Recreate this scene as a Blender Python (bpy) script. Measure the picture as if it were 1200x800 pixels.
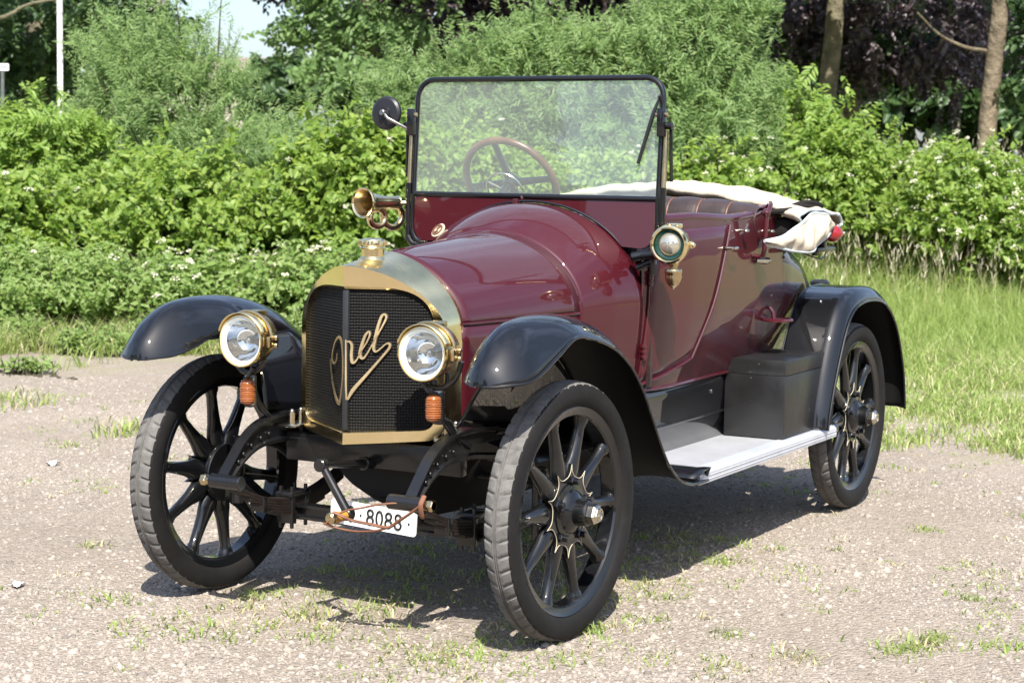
import bpy, bmesh, math, random
import numpy as np
from mathutils import Vector, Matrix
R_ = math.radians
random.seed(7); rng = np.random.default_rng(11)
for o in list(bpy.data.objects): bpy.data.objects.remove(o)
S = bpy.context.scene
COL = S.collection

# ---------------------------------------------------------------- camera
CAM = Vector((4.5148, 2.8987, 1.2943)); YAW, PITCH, ROLL, FPX = 0.5012, 0.0925, 0.0154, 2183.73
fw = Vector((-math.cos(YAW)*math.cos(PITCH), -math.sin(YAW)*math.cos(PITCH), -math.sin(PITCH)))
rt = fw.cross(Vector((0, 0, 1))).normalized(); up = rt.cross(fw)
rt2 = math.cos(ROLL)*rt + math.sin(ROLL)*up; up2 = -math.sin(ROLL)*rt + math.cos(ROLL)*up
cd = bpy.data.cameras.new('camera'); cam = bpy.data.objects.new('camera', cd); COL.objects.link(cam)
cam.matrix_world = Matrix(((rt2.x, up2.x, -fw.x, CAM.x), (rt2.y, up2.y, -fw.y, CAM.y), (rt2.z, up2.z, -fw.z, CAM.z), (0, 0, 0, 1)))
cd.sensor_width = 36; cd.lens = 36*FPX/1200; cd.clip_start = .05; cd.clip_end = 2000
cd.dof.use_dof = True; cd.dof.focus_distance = 5.2; cd.dof.aperture_fstop = 9.0
S.camera = cam
# ---------------------------------------------------------------- world + sun
SUN = Vector((.65, .43, 1.0)).normalized()
w = bpy.data.worlds.new('World'); S.world = w; w.use_nodes = True
nt = w.node_tree; bg = nt.nodes['Background']
sky = nt.nodes.new('ShaderNodeTexSky'); sky.sky_type = 'NISHITA'; sky.sun_disc = False
sky.sun_elevation = math.asin(SUN.z); sky.sun_rotation = math.atan2(SUN.x, SUN.y)
sky.air_density = 1.0; sky.dust_density = 2.2; sky.ozone_density = 1.0
def wn(typ, **k):
    q = nt.nodes.new('ShaderNode'+typ)
    for a_, v_ in k.items(): setattr(q, a_, v_)
    return q
tc = wn('TexCoord'); cn = wn('TexNoise'); cn.inputs['Scale'].default_value = 2.4; cn.inputs['Detail'].default_value = 7; cn.inputs['Roughness'].default_value = .56
cm = wn('Mapping'); cm.inputs['Scale'].default_value = (1, 1, 2.4); cm.inputs['Location'].default_value = (.4, .2, 0); nt.links.new(tc.outputs['Generated'], cm.inputs[0]); nt.links.new(cm.outputs[0], cn.inputs['Vector'])
cr_ = wn('ValToRGB'); cr_.color_ramp.elements[0].position = .47; cr_.color_ramp.elements[0].color = (0, 0, 0, 1); cr_.color_ramp.elements[1].position = .70; cr_.color_ramp.elements[1].color = (.8, .8, .8, 1)
nt.links.new(cn.outputs['Fac'], cr_.inputs[0])
sd_ = wn('VectorMath', operation='DOT_PRODUCT'); sd_.inputs[1].default_value = tuple(Vector((SUN.x, SUN.y, .35)).normalized()); nt.links.new(tc.outputs['Generated'], sd_.inputs[0])
hz = wn('ValToRGB'); hz.color_ramp.elements[0].position = .35; hz.color_ramp.elements[0].color = (.08, .08, .08, 1); hz.color_ramp.elements[1].position = .98; hz.color_ramp.elements[1].color = (.6, .6, .6, 1); nt.links.new(sd_.outputs['Value'], hz.inputs[0])
mxx = wn('Math', operation='MAXIMUM'); nt.links.new(cr_.outputs[0], mxx.inputs[0]); nt.links.new(hz.outputs[0], mxx.inputs[1])
mxw = wn('MixRGB'); mxw.inputs[2].default_value = (4.6, 5.7, 8.4, 1); nt.links.new(mxx.outputs[0], mxw.inputs[0]); nt.links.new(sky.outputs[0], mxw.inputs[1])
nt.links.new(mxw.outputs[0], bg.inputs[0]); bg.inputs[1].default_value = 0.105
sl = bpy.data.lights.new('sun', 'SUN'); sl.energy = 5.0; sl.angle = R_(.53); sl.color = (1, .95, .87)
so = bpy.data.objects.new('sun', sl); COL.objects.link(so); so.rotation_euler = (-SUN).to_track_quat('-Z', 'Y').to_euler(); so.location = (0, 0, 30)
S.view_settings.view_transform = 'Standard'; S.view_settings.look = 'None'
S.view_settings.exposure = 1.14; S.view_settings.gamma = 1; S.view_settings.use_curve_mapping = False
S.cycles.max_bounces = 10; S.cycles.transparent_max_bounces = 16; S.cycles.diffuse_bounces = 4
S.cycles.sample_clamp_indirect = 6

# ---------------------------------------------------------------- materials
class N:
    def __init__(s, name):
        s.m = bpy.data.materials.new(name); s.m.use_nodes = True; s.t = s.m.node_tree
        s.p = s.t.nodes['Principled BSDF']; s.out = s.t.nodes['Material Output']
    def n(s, typ, **k):
        a = s.t.nodes.new('ShaderNode'+typ)
        for q, v in k.items():
            if q in a.inputs.keys(): a.inputs[q].default_value = v
            else: setattr(a, q, v)
        return a
    def l(s, a, b): s.t.links.new(a, b)
    def set(s, **k):
        for q, v in k.items(): s.p.inputs[q.replace('_', ' ')].default_value = v
        return s
    def noise(s, scale, detail=4, rough=.55, vec=None, coord='Object'):
        t = s.n('TexNoise'); t.inputs['Scale'].default_value = scale; t.inputs['Detail'].default_value = detail; t.inputs['Roughness'].default_value = rough
        if vec is None:
            c = s.n('TexCoord'); vec = c.outputs[coord]
        s.l(vec, t.inputs['Vector']); return t.outputs['Fac']
    def ramp(s, fac, *stops):
        r = s.n('ValToRGB'); e = r.color_ramp.elements
        while len(e) < len(stops): e.new(.5)
        for el, (p, c) in zip(e, stops):
            el.position = p; el.color = (c if hasattr(c, '__len__') else (c, c, c))[:3] + (1,) if hasattr(c, '__len__') else (c, c, c, 1)
        s.l(fac, r.inputs[0]); return r.outputs[0]
    def bump(s, fac, strength, dist=.01):
        b = s.n('Bump'); b.inputs['Strength'].default_value = strength; b.inputs['Distance'].default_value = dist
        s.l(fac, b.inputs['Height']); s.l(b.outputs[0], s.p.inputs['Normal']); return b

def paint(name, col, rough=.05, dust_veil=.0, dustcol=(.25, .21, .17), wob=.0):
    a = N(name); a.set(Base_Color=(*col, 1), Roughness=.5, Coat_Weight=1.0, Coat_Roughness=rough); a.p.inputs['Specular IOR Level'].default_value = .15; a.p.inputs['Coat IOR'].default_value = 1.5
    if dust_veil > 0:
        f = a.ramp(a.noise(9, 6, .65), (.45, 0.), (.85, dust_veil))
        mx = a.n('MixRGB'); mx.inputs[1].default_value = (*col, 1); mx.inputs[2].default_value = (*dustcol, 1)
        a.l(f, mx.inputs[0]); a.l(mx.outputs[0], a.p.inputs['Base Color'])
        r = a.ramp(a.noise(14, 5, .6), (.4, rough), (.8, rough+.12)); a.l(r, a.p.inputs['Coat Roughness'])
    if wob:
        b = a.n('Bump'); b.inputs['Strength'].default_value = wob; b.inputs['Distance'].default_value = .02
        a.l(a.noise(3.5, 2, .4), b.inputs['Height']); a.l(b.outputs[0], a.p.inputs['Coat Normal'])
    return a.m
def metal(name, col, rough, var=.08, bump=0):
    a = N(name); a.set(Base_Color=(*col, 1), Metallic=1.0, Roughness=rough)
    a.l(a.ramp(a.noise(12, 6, .65), (.35, max(.02, rough-var)), (.75, rough+var)), a.p.inputs['Roughness'])
    f = a.noise(6, 5, .7); c = a.ramp(f, (.3, tuple(v*.82 for v in col)), (.7, col)); a.l(c, a.p.inputs['Base Color'])
    if bump: a.bump(a.noise(25, 3), bump, .004)
    return a.m
def plain(name, col, rough=.6, spec=.4, var=.25, scale=18, bump=0.0, bscale=120, metallic=0.0, bdist=.004):
    a = N(name); a.set(Roughness=rough, Metallic=metallic); a.p.inputs['Specular IOR Level'].default_value = spec
    c = a.ramp(a.noise(scale, 6, .65), (.3, tuple(v*(1-var) for v in col)), (.7, tuple(v*(1+var*.6) for v in col)))
    a.l(c, a.p.inputs['Base Color'])
    if bump: a.bump(a.noise(bscale, 4), bump, bdist)
    return a.m

M = {}
M['burgundy'] = paint('burgundy_paint', (.046, .0038, .0075), .012, .0, wob=.05)
M['black'] = paint('black_gloss_paint', (.0022, .0025, .0034), .015, .0, wob=.04)
M['chassis'] = paint('chassis_black', (.0045, .0045, .005), .20, .18, (.045, .039, .032))
M['wheelblack'] = paint('wheel_black_paint', (.0025, .0028, .0035), .035, .04, (.05, .045, .04))
M['brass'] = metal('polished_brass', (.90, .74, .42), .15, .06, .02)
M['brass_pale'] = metal('pale_brass', (.95, .79, .43), .25, .06, .04)
M['brass_dull'] = metal('dull_brass', (.58, .46, .27), .28, .1)
M['brass_script'] = metal('satin_brass', (.80, .64, .38), .42, .08)
M['nickel'] = metal('nickel', (.62, .57, .47), .24, .1)
M['steel'] = metal('grey_steel', (.40, .39, .37), .38, .1)
M['chrome'] = metal('silvered_reflector', (.74, .75, .74), .07, .03)
M['rubber'] = plain('tyre_rubber', (.012, .0112, .0108), .7, .18, .35, 9, .25, 60)
M['tread'] = plain('worn_tread', (.125, .120, .113), .9, .2, .3, 30, .4, 90)
M['black_rubber'] = plain('black_hose', (.012, .012, .014), .35, .5)
M['leather'] = plain('brown_leather', (.038, .025, .022), .38, .5, .55, 7, .35, 90)
M['leather_trim'] = plain('tan_piping', (.15, .065, .038), .5, .4)
M['strap'] = plain('strap_leather', (.17, .075, .042), .6, .3, .4, 12)
M['wood'] = plain('steering_wood', (.12, .055, .03), .32, .5, .45, 14)
M['handle_wood'] = plain('varnished_handle', (.50, .24, .045), .3, .5, .3, 30)
M['canvas'] = plain('cream_canvas', (.44, .385, .30), .92, .15, .26, 6, .6, 38, bdist=.008)
M['canvas_edge'] = plain('grey_piping', (.42, .46, .46), .8, .2)
M['darkcloth'] = plain('dark_lining', (.018, .016, .015), .9, .1)
M['alu'] = plain('ribbed_aluminium', (.58, .59, .62), .42, .5, .12, 10, .05, 60, metallic=.55)
M['under'] = plain('oily_black', (.006, .006, .006), .6, .3)
M['white'] = plain('white_plate', (.74, .74, .72), .45, .4, .08, 8)
M['ink'] = plain('plate_black', (.006, .006, .006), .5, .4)
M['stripe'] = plain('cream_pinstripe', (.45, .40, .29), .5, .4, .1)
M['amber'] = N('amber_plastic').set(Base_Color=(.33, .10, .025, 1), Roughness=.2, Transmission_Weight=.25, Coat_Weight=.6).m
M['redlens'] = N('red_lens').set(Base_Color=(.30, .008, .010, 1), Roughness=.1, Transmission_Weight=.2, Coat_Weight=.8).m
M['green'] = N('green_bezel').set(Base_Color=(.003, .035, .024, 1), Roughness=.12, Transmission_Weight=.2, Coat_Weight=.7).m
M['bullseye'] = N('bullseye_glass').set(Base_Color=(.55, .52, .42, 1), Metallic=.75, Roughness=.12, Coat_Weight=1.0).m
M['lampwhite'] = N('white_lamp_ring').set(Base_Color=(.78, .82, .80, 1), Roughness=.25).m
M['springsteel'] = plain('spring_leaf', (.018, .012, .010), .5, .4, .6, 20)
def glass(name, tint, dust_veil, gl=.06):
    a = N(name); a.t.nodes.remove(a.p)
    tr = a.n('BsdfTransparent'); tr.inputs[0].default_value = (*tint, 1)
    g = a.n('BsdfGlossy'); g.inputs['Roughness'].default_value = .01
    fr = a.n('LayerWeight'); fr.inputs['Blend'].default_value = .5; pw = a.n('Math', operation='POWER'); pw.inputs[1].default_value = 5; a.l(fr.outputs['Facing'], pw.inputs[0])
    ma = a.n('Math', operation='MULTIPLY_ADD'); ma.inputs[1].default_value = .85; ma.inputs[2].default_value = gl; a.l(pw.outputs[0], ma.inputs[0])
    m1 = a.n('MixShader'); a.l(ma.outputs[0], m1.inputs[0]); a.l(tr.outputs[0], m1.inputs[1]); a.l(g.outputs[0], m1.inputs[2])
    d = a.n('BsdfDiffuse'); d.inputs[0].default_value = (.75, .8, .78, 1)  # pale film painted into the glass: dust plus the veil of reflected sky
    m2 = a.n('MixShader'); a.l(a.ramp(a.noise(2.2, 4, .5), (.3, dust_veil*.75), (.75, dust_veil*1.2)), m2.inputs[0])
    a.l(m1.outputs[0], m2.inputs[1]); a.l(d.outputs[0], m2.inputs[2]); a.l(m2.outputs[0], a.out.inputs[0]); return a.m
M['glass'] = glass('windscreen_glass', (.93, .975, .955), .075)
M['lens'] = glass('clear_lens', (.97, .98, .98), .03)
# grille honeycomb: dark cells with brighter walls
a = N('radiator_core'); a.set(Base_Color=(.012, .012, .013, 1), Roughness=.6); a.p.inputs['Specular IOR Level'].default_value = .2
c = a.n('TexCoord'); mp = a.n('Mapping'); mp.inputs['Scale'].default_value = (0, 150, 120); a.l(c.outputs['Object'], mp.inputs[0])
v = a.n('TexVoronoi'); v.inputs['Scale'].default_value = 1; v.inputs['Randomness'].default_value = .12; a.l(mp.outputs[0], v.inputs['Vector'])
a.l(a.ramp(v.outputs['Distance'], (.3, (.002, .002, .002)), (.65, (.009, .0088, .0088))), a.p.inputs['Base Color'])
b = a.bump(v.outputs['Distance'], 1.0, .006); M['core'] = a.m
# box: scuffed matt black paint with chips
a = N('scuffed_black_paint'); a.set(Roughness=.38, Coat_Weight=.15, Coat_Roughness=.15); a.p.inputs['Specular IOR Level'].default_value = .5
f = a.ramp(a.noise(55, 2, .5), (.735, 0.), (.76, .8)); mx = a.n('MixRGB'); mx.inputs[1].default_value = (.009, .0088, .0088, 1); mx.inputs[2].default_value = (.13, .12, .105, 1)
a.l(f, mx.inputs[0]); a.l(mx.outputs[0], a.p.inputs['Base Color']); a.l(a.ramp(a.noise(8, 6, .6), (.3, .25), (.7, .5)), a.p.inputs['Roughness']); a.bump(a.noise(35, 5), .12, .004); M['boxblack'] = a.m

# ---------------------------------------------------------------- mesh helpers
def nrm(v): v = np.asarray(v, float); return v/(np.linalg.norm(v)+1e-12)
class Geo:
    def __init__(s): s.v = []; s.f = []; s.m = []; s.k = 0
    def add(s, v, f, mi=0, T=None):
        v = np.asarray(v, float)
        if T is not None:
            T = np.array(T); v = v@T[:3, :3].T + T[:3, 3]
        s.v.append(v); s.f += [tuple(int(i)+s.k for i in q) for q in f]; s.m += [mi]*len(f); s.k += len(v); return s
    def build(s, name, mats, parent=None, smooth=True, ang=38, T=None):
        me = bpy.data.meshes.new(name); v = np.concatenate(s.v)
        if T is not None: T = np.array(T); v = v@T[:3, :3].T + T[:3, 3]
        me.from_pydata(v.tolist(), [], s.f)
        for q in (mats if isinstance(mats, (list, tuple)) else [mats]): me.materials.append(q)
        if max(s.m) > 0: me.polygons.foreach_set('material_index', s.m)
        bm = bmesh.new(); bm.from_mesh(me); bmesh.ops.recalc_face_normals(bm, faces=bm.faces); bm.to_mesh(me); bm.free()
        if smooth: me.shade_smooth(); me.set_sharp_from_angle(angle=R_(ang))
        o = bpy.data.objects.new(name, me); COL.objects.link(o)
        if parent is not None: o.parent = parent
        return o
    # -- shapes
    def grid(s, rows, cu=False, cv=False, cap=False, mi=0, T=None):
        rows = [np.asarray(r, float) for r in rows]; nu, nv = len(rows), len(rows[0]); f = []
        for i in range(nu if cu else nu-1):
            for j in range(nv if cv else nv-1):
                a, b = i, (i+1) % nu; c, d = j, (j+1) % nv
                f.append((a*nv+c, b*nv+c, b*nv+d, a*nv+d))
        if cap: f.append(tuple(range(nv))[::-1]); f.append(tuple((nu-1)*nv+j for j in range(nv)))
        return s.add(np.concatenate(rows), f, mi, T)
    def tube(s, path, r, n=10, closed=False, cap=True, mi=0, T=None, flat=1.0):
        P = np.asarray(path, float); L = len(P); r = np.full(L, r) if np.isscalar(r) else np.asarray(r, float)
        tg = np.array([nrm((P[(i+1) % L] if closed or i < L-1 else P[i])-(P[i-1] if closed or i > 0 else P[i])) for i in range(L)])
        u = nrm(np.cross(tg[0], [0, 0, 1]) if abs(tg[0][2]) < .9 else np.cross(tg[0], [0, 1, 0])); rows = []
        for i in range(L):
            u = nrm(u-tg[i]*np.dot(u, tg[i])); w_ = np.cross(tg[i], u)
            rows.append([P[i]+r[i]*(u*math.cos(q)+w_*flat*math.sin(q)) for q in np.linspace(0, 2*math.pi, n, endpoint=False)])
        return s.grid(rows, closed, True, cap and not closed, mi, T)
    def lathe(s, prof, o=(0, 0, 0), ax=(0, 1, 0), n=32, mi=0, T=None, cap=False):
        ax = nrm(ax); u = nrm(np.cross(ax, [0, 0, 1]) if abs(ax[2]) < .9 else np.cross(ax, [1, 0, 0])); w_ = np.cross(ax, u); o = np.asarray(o, float)
        rows = [[o+ax*h+r*(u*math.cos(q)+w_*math.sin(q)) for q in np.linspace(0, 2*math.pi, n, endpoint=False)] for r, h in prof]
        return s.grid(rows, False, True, cap, mi, T)
    def cyl(s, a, b, r, n=16, r2=None, mi=0, T=None):
        a = np.asarray(a, float); b = np.asarray(b, float); h = np.linalg.norm(b-a); r2 = r if r2 is None else r2; c = min(.0025, r*.2, h*.2)
        return s.lathe([(r-c, 0), (r, c), (r2, h-c), (r2-c, h)], a, b-a, n, mi, T, True)
    def box(s, lo, hi, bev=.004, mi=0, T=None, seg=2):
        bm = bmesh.new(); bmesh.ops.create_cube(bm, size=1); lo = np.array(lo, float); hi = np.array(hi, float)
        for q in bm.verts: q.co = Vector((lo+hi)/2+np.array(q.co)*(hi-lo))
        if bev: bmesh.ops.bevel(bm, geom=bm.edges[:], offset=min(bev, .45*min(hi-lo)), segments=seg, profile=.5, affect='EDGES')
        bm.verts.index_update(); s.add([list(q.co) for q in bm.verts], [[q.index for q in f.verts] for f in bm.faces], mi, T); bm.free(); return s
    def prism(s, poly, fn, h0, h1, mi=0, T=None):
        # poly 2D list; fn(a,b,h) -> xyz
        n = len(poly); v = [fn(a, b, h0) for a, b in poly]+[fn(a, b, h1) for a, b in poly]
        f = [tuple(range(n))[::-1], tuple(range(n, 2*n))]+[(i, (i+1) % n, n+(i+1) % n, n+i) for i in range(n)]
        return s.add(v, f, mi, T)
    def sphere(s, c, r, sc=(1, 1, 1), n=14, mi=0):
        c = np.asarray(c, float); rows = []
        for t in np.linspace(.001, math.pi-.001, n): rows.append([c+r*np.array([math.sin(t)*math.cos(q)*sc[0], math.sin(t)*math.sin(q)*sc[1], math.cos(t)*sc[2]]) for q in np.linspace(0, 2*math.pi, 2*n, endpoint=False)])
        return s.grid(rows, False, True, True, mi)
def cr(pts, n=8, closed=False):
    P = np.asarray(pts, float); L = len(P); out = []
    for i in range(L if closed else L-1):
        p1, p2 = P[i], P[(i+1) % L]; p0 = P[i-1] if (closed or i > 0) else 2*p1-p2; p3 = P[(i+2) % L] if (closed or i+2 < L) else 2*p2-p1
        for t in np.linspace(0, 1, n, endpoint=False):
            out.append(.5*((2*p1)+(-p0+p2)*t+(2*p0-5*p1+4*p2-p3)*t*t+(-p0+3*p1-3*p2+p3)*t**3))
    if not closed: out.append(P[-1])
    return np.array(out)
def interp(x, xs, ys):
    o = np.argsort(xs); return float(np.interp(x, np.array(xs)[o], np.array(ys)[o]))
def sm(x, a, b): t = min(1, max(0, (x-a)/(b-a))); return t*t*(3-2*t)
def empty(name, loc=(0, 0, 0)):
    o = bpy.data.objects.new(name, None); COL.objects.link(o); o.location = loc; o.empty_display_size = .2; return o
def tag(o, label=None, cat=None, group=None, kind=None):
    if label: o['label'] = label
    if cat: o['category'] = cat
    if group: o['group'] = group
    if kind: o['kind'] = kind
    return o
def solid(o, t, off=0):
    md = o.modifiers.new('thickness', 'SOLIDIFY'); md.thickness = t; md.offset = off; return o
# ================================================================ THE CAR (x forward, y its left side, z up; front axle at x = 0)
WR, TR, WB = .36, .5925, 2.4216
car = empty('vintage_car'); tag(car, 'open burgundy veteran motor car with black wings, brass radiator and cream folded hood', 'car')
def both(fn):
    for s in (1, -1): fn(s)

# ---------------- hood, cowl and tub: one continuous body line
CR_X = [.0, -.62, -.76, -.88, -1.0, -1.15, -1.35, -1.75, -2.05, -2.3, -2.5, -2.65, -2.75, -2.8]
CR_W = [.247, .325, .372, .400, .438, .462, .478, .482, .472, .445, .41, .36, .29, .22]
def bw(x): return interp(x, CR_X, CR_W)
def body_y(x, z):      # half width of the body side below the rim
    w_ = bw(x); t = (.86-z)/.30
    return w_ - ((.028+.055*sm(-x, .95, 1.5))*max(0, t)**1.5 if z < .86 else 0.012*((z-.86)/.28)**2)
def arch(x, n=30):
    if x > -.62: k = x/-.62; w_ = .247+.078*k; top = 1.045+.048*k; e = 1.6+.3*k; zc = .858
    else:
        k = min(1, max(0, (-x-.62)/.22)); k = 1-(1-k)**1.7; w_ = bw(x); top = 1.093+.088*k; e = 1.9+.15*k; zc = .858
    pts = []
    for t in np.linspace(0, math.pi/2, n):
        c, s_ = math.cos(t), math.sin(t); pts.append((w_*c**(2/e), zc+(top-zc)*s_**(2/e)))
    return pts
def full_arch(x, n=30, grow=0.0):
    a = arch(x, n); L = [(y+grow, z) for y, z in a]; return L+[(-y, z) for y, z in a[-2::-1]][:-1]+[(-a[0][0]-grow, a[0][1])]
# hood
xs = np.linspace(-.026, -.612, 16)
g = Geo(); g.grid([[(x, y, z) for y, z in full_arch(x)] for x in xs]); hood = g.build('hood', M['burgundy'], car)
solid(hood, .004)
def hood_side(s):
    g = Geo(); g.grid([[(x, s*(bw(x)-(.0 if z > .84 else .004)), z) for z in (.848, .80, .72, .64, .56, .49)] for x in xs])
    o = g.build('hood_side', M['burgundy'], car); solid(o, .004)
both(hood_side)
for s in (1, -1): g = Geo(); g.tube([(x, s*(bw(x)+.001), .853) for x in xs], .005, 8); g.build('hood_hinge', M['burgundy'], car)
g = Geo(); g.tube([(x, 0, arch(x)[-1][1]+.001) for x in xs], .0045, 8); g.build('hood_hinge', M['burgundy'], car)
g = Geo(); g.tube([(-.618, y, z) for y, z in full_arch(-.618, 40, .001)], .006, 8)
for s in (1, -1): g.tube([(-.618, s*.326, z) for z in np.linspace(.858, .5, 6)], .006, 8)
g.build('hood_bead', M['burgundy'], car)
# cowl
xs2 = np.concatenate([np.linspace(-.622, -.80, 14), np.linspace(-.81, -.90, 5)])
def cowl_row(x):
    a = arch(x, 36); side = [(body_y(x, z), z) for z in (.55, .57, .62, .68, .74, .80, .835)]; h = side+a
    return [(x, y, z) for y, z in h]+[(x, -y, z) for y, z in h[-2::-1]]
g = Geo(); g.grid([cowl_row(x) for x in xs2])
cowl = g.build('cowl', M['burgundy'], car); solid(cowl, .004)
# tub sides with open cockpit, from cowl to tail
RIM = 1.14
def rimz(x): return interp(x, [-.86, -.93, -1.0, -1.2, -1.5, -1.68, -1.80, -1.92, -2.02], [.95, 1.09, 1.135, 1.14, 1.13, 1.136, 1.158, 1.165, 1.12])
xs3 = np.concatenate([np.linspace(-.895, -1.0, 7), np.linspace(-1.04, -1.98, 24)])
def tub_col(x, s, off=0.):
    zb = .585 if x > -1.7 else .60; zt = rimz(x)
    return [(x, s*(body_y(x, z)+off), z) for z in np.linspace(zb, zt, 14)]
g = Geo()
for s in (1, -1):
    outer = [tub_col(x, s) for x in xs3]; inner = [tub_col(x, s, -.03) for x in xs3]
    g.grid([list(a)+list(b)[::-1] for a, b in zip(outer, inner)], cap=False)
# tail: rounded sloping deck
def tail_ring(x, n=26):
    top = interp(x, [-1.95, -2.13, -2.30, -2.46, -2.61, -2.72, -2.78, -2.8], [1.12, 1.088, 1.045, .985, .90, .80, .72, .65]); w_ = bw(x)
    zb = interp(x, [-1.95, -2.5, -2.8], [.60, .60, .585]); e = interp(x, [-1.95, -2.3, -2.8], [5.0, 3.0, 2.2]); zc = zb+.26*(1-sm(-x, 2.25, 2.8))
    pts = [(w_-.075*(1-(z-zb)/(zc-zb+1e-6))**1.5, z) for z in np.linspace(zb, zc, 5)][:-1]
    for t in np.linspace(0, math.pi/2, n):
        c, s_ = math.cos(t), math.sin(t); pts.append((w_*c**(2/e), zc+(top-zc)*s_**(2/e)))
    return [(x, y, z) for y, z in pts]+[(x, -y, z) for y, z in pts[-2::-1]]
g.grid([tail_ring(x) for x in np.concatenate([np.linspace(-1.98, -2.5, 14), np.linspace(-2.53, -2.8, 12)])], cap=True)
g.box((-2.6, -.37, .575), (-.9, .37, .60), .004)       # floor pan
tub = g.build('tub', M['burgundy'], car, ang=45)
for s in (1, -1): g = Geo(); g.tube([(x, s*(body_y(x, rimz(x))-.014), rimz(x)+.002) for x in xs3[5:]], .017, 10); g.build('rim_roll', M['burgundy'], car)
for s in (1, -1): g = Geo(); g.tube([(x, s*(body_y(x, rimz(x))-.030), rimz(x)+.012) for x in xs3[7:]], .006, 8); g.build('rim_piping', M['leather_trim'], car)
g = Geo(); g.box((-.96, -.42, .60), (-.94, .42, 1.14), .003); g.build('dashboard', M['leather'], car)
# doors (raised skin with beads)
def door(s):
    c = {'ft': (-.935, 1.10), 'fb': (-.905, .605), 'rb': (-1.215, .672), 'rt': (-1.455, 1.112)}
    def q(u, v):
        f = np.array(c['ft'])*(1-v)+np.array(c['fb'])*v; r = np.array(c['rt'])*(1-v)+np.array(c['rb'])*v; p = f*(1-u)+r*u
        if v == 0: p = np.array([p[0], min(p[1], rimz(p[0])-.014)])
        return p
    def P(u, v, off): x, z = q(u, v); return (x, s*(body_y(x, z)+off), z)
    g = Geo(); g.grid([[P(u, v, .0035) for v in np.linspace(0, 1, 12)] for u in np.linspace(0, 1, 12)])
    o = g.build('door', M['burgundy'], car); solid(o, .003)
    g = Geo(); e = np.linspace(0, 1, 16)
    g.tube([P(1, v, .005) for v in e], .0055, 8); g.tube([P(u, 1, .005) for u in e], .0055, 8); g.tube([P(0, v, .004) for v in e], .003, 6)
    g.build('door_bead', M['burgundy'], o)
    for v in (.30, .78):
        g = Geo(); x, y, z = P(0, v, .008); g.cyl((x, y, z-.025), (x, y, z+.025), .008, 10)
        for k in (-1, 0, 1): g.cyl((x, y, z+k*.016-.004), (x, y, z+k*.016+.004), .0105, 10)
        g.build('door_hinge', M['burgundy'], o)
    x, z = -1.405, 1.035; y = s*(body_y(x, z)+.004); g = Geo()
    g.cyl((x, y, z), (x, y+s*.03, z), .006, 10); g.tube([(x, y+s*.03, z), (x-.03, y+s*.032, z+.001), (x-.055, y+s*.028, z-.002)], [.005, .006, .004], 8)
    g.build('door_handle', M['nickel'], o)
both(door)
for s in (1, -1): g = Geo(); g.tube([(x, s*(body_y(x, .588)+.002), .588) for x in np.linspace(-.64, -1.95, 24)], .006, 8); g.build('sill_bead', M['burgundy'], car)
# grab handle loop, screws and little things behind the door
def loop(s):
    x0, y = -1.66, s*(body_y(-1.66, 1.0)+.004); g = Geo()
    g.tube(cr([(x0, y, 1.0), (x0+.004, y+s*.03, .998), (x0+.006, y+s*.042, 1.02), (x0+.006, y+s*.044, 1.08), (x0+.006, y+s*.046, 1.145)], 5), .009, 10)
    g.sphere((x0+.006, y+s*.046, 1.152), .015, n=8)
    g.tube(cr([(x0+.006, y+s*.046, 1.14), (x0-.05, y+s*.04, 1.178), (x0-.13, y+s*.005, 1.185), (x0-.2, y-s*.03, 1.165)], 6), .008, 10)
    g.build('hood_iron', M['burgundy'], car)
    for x, z in ((-1.555, 1.092), (-1.80, 1.085)):
        g = Geo(); yy = s*body_y(x, z); g.cyl((x, yy, z), (x, yy+s*.022, z), .006, 10); g.sphere((x, yy+s*.024, z), .010, (1.6, 1, .7), 7); g.build('hood_stud', M['nickel'], car)
    g = Geo()
    g.tube([(-1.68, y, .985), (-1.72, y+s*.02, .982), (-1.75, y+s*.022, .982)], [.011, .014, .010], 10)
    g.build('hood_stud', M['nickel'], car)
both(loop)
def step(s):
    g = Geo(); x0, z0 = -1.84, .765; y0 = s*body_y(x0, z0); n = 20
    top = [(x0+.075*math.cos(t), y0+s*(.048+.055*math.sin(t)), z0) for t in np.linspace(0, 2*math.pi, n, endpoint=False)]
    g.grid([[(a, b, c-.004) for a, b, c in top], top, [(x0+(a-x0)*.9, y0+s*.048+(b-y0-s*.048)*.9, c+.005) for a, b, c in top]], False, True, True)
    g.tube([(x0, y0-s*.01, z0+.045), (x0, y0+s*.016, z0+.042), (x0, y0+s*.028, z0+.026), (x0, y0+s*.032, z0)], .0075, 10)
    g.build('step_plate', M['burgundy'], car)
both(step)
# ---------------- radiator
K = .60
def xv(y): return .200-K*abs(y)
def outline(top, w_, zs, e, zb, tipdz, rb, n=16):
    """half outline from bottom centre to top centre"""
    p = [(0, zb), (w_*.45, zb+tipdz*.5), (w_-rb, zb+tipdz)]
    for t in np.linspace(0, math.pi/2, 6)[1:]: p.append((w_-rb+rb*math.sin(t), zb+tipdz+rb-rb*math.cos(t)))
    for z in np.linspace(zb+tipdz+rb, zs, 8)[1:-1]: p.append((w_, z))
    for t in np.linspace(0, math.pi/2, n): p.append((w_*math.cos(t)**(2/e), zs+(top-zs)*math.sin(t)**(2/e)))
    return p
def ring(h): return h+[(-y, z) for y, z in h[-2:0:-1]]
OUT = outline(1.020, .243, .848, 1.65, .516, .012, .045); REAR = outline(1.052, .249, .852, 1.62, .516, .012, .045)
INN = outline(.954, .217, .755, 4.6, .553, .008, .03)
INN2 = [(y*.985, .553+(z-.553)*.992+.0015) for y, z in INN]
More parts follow.
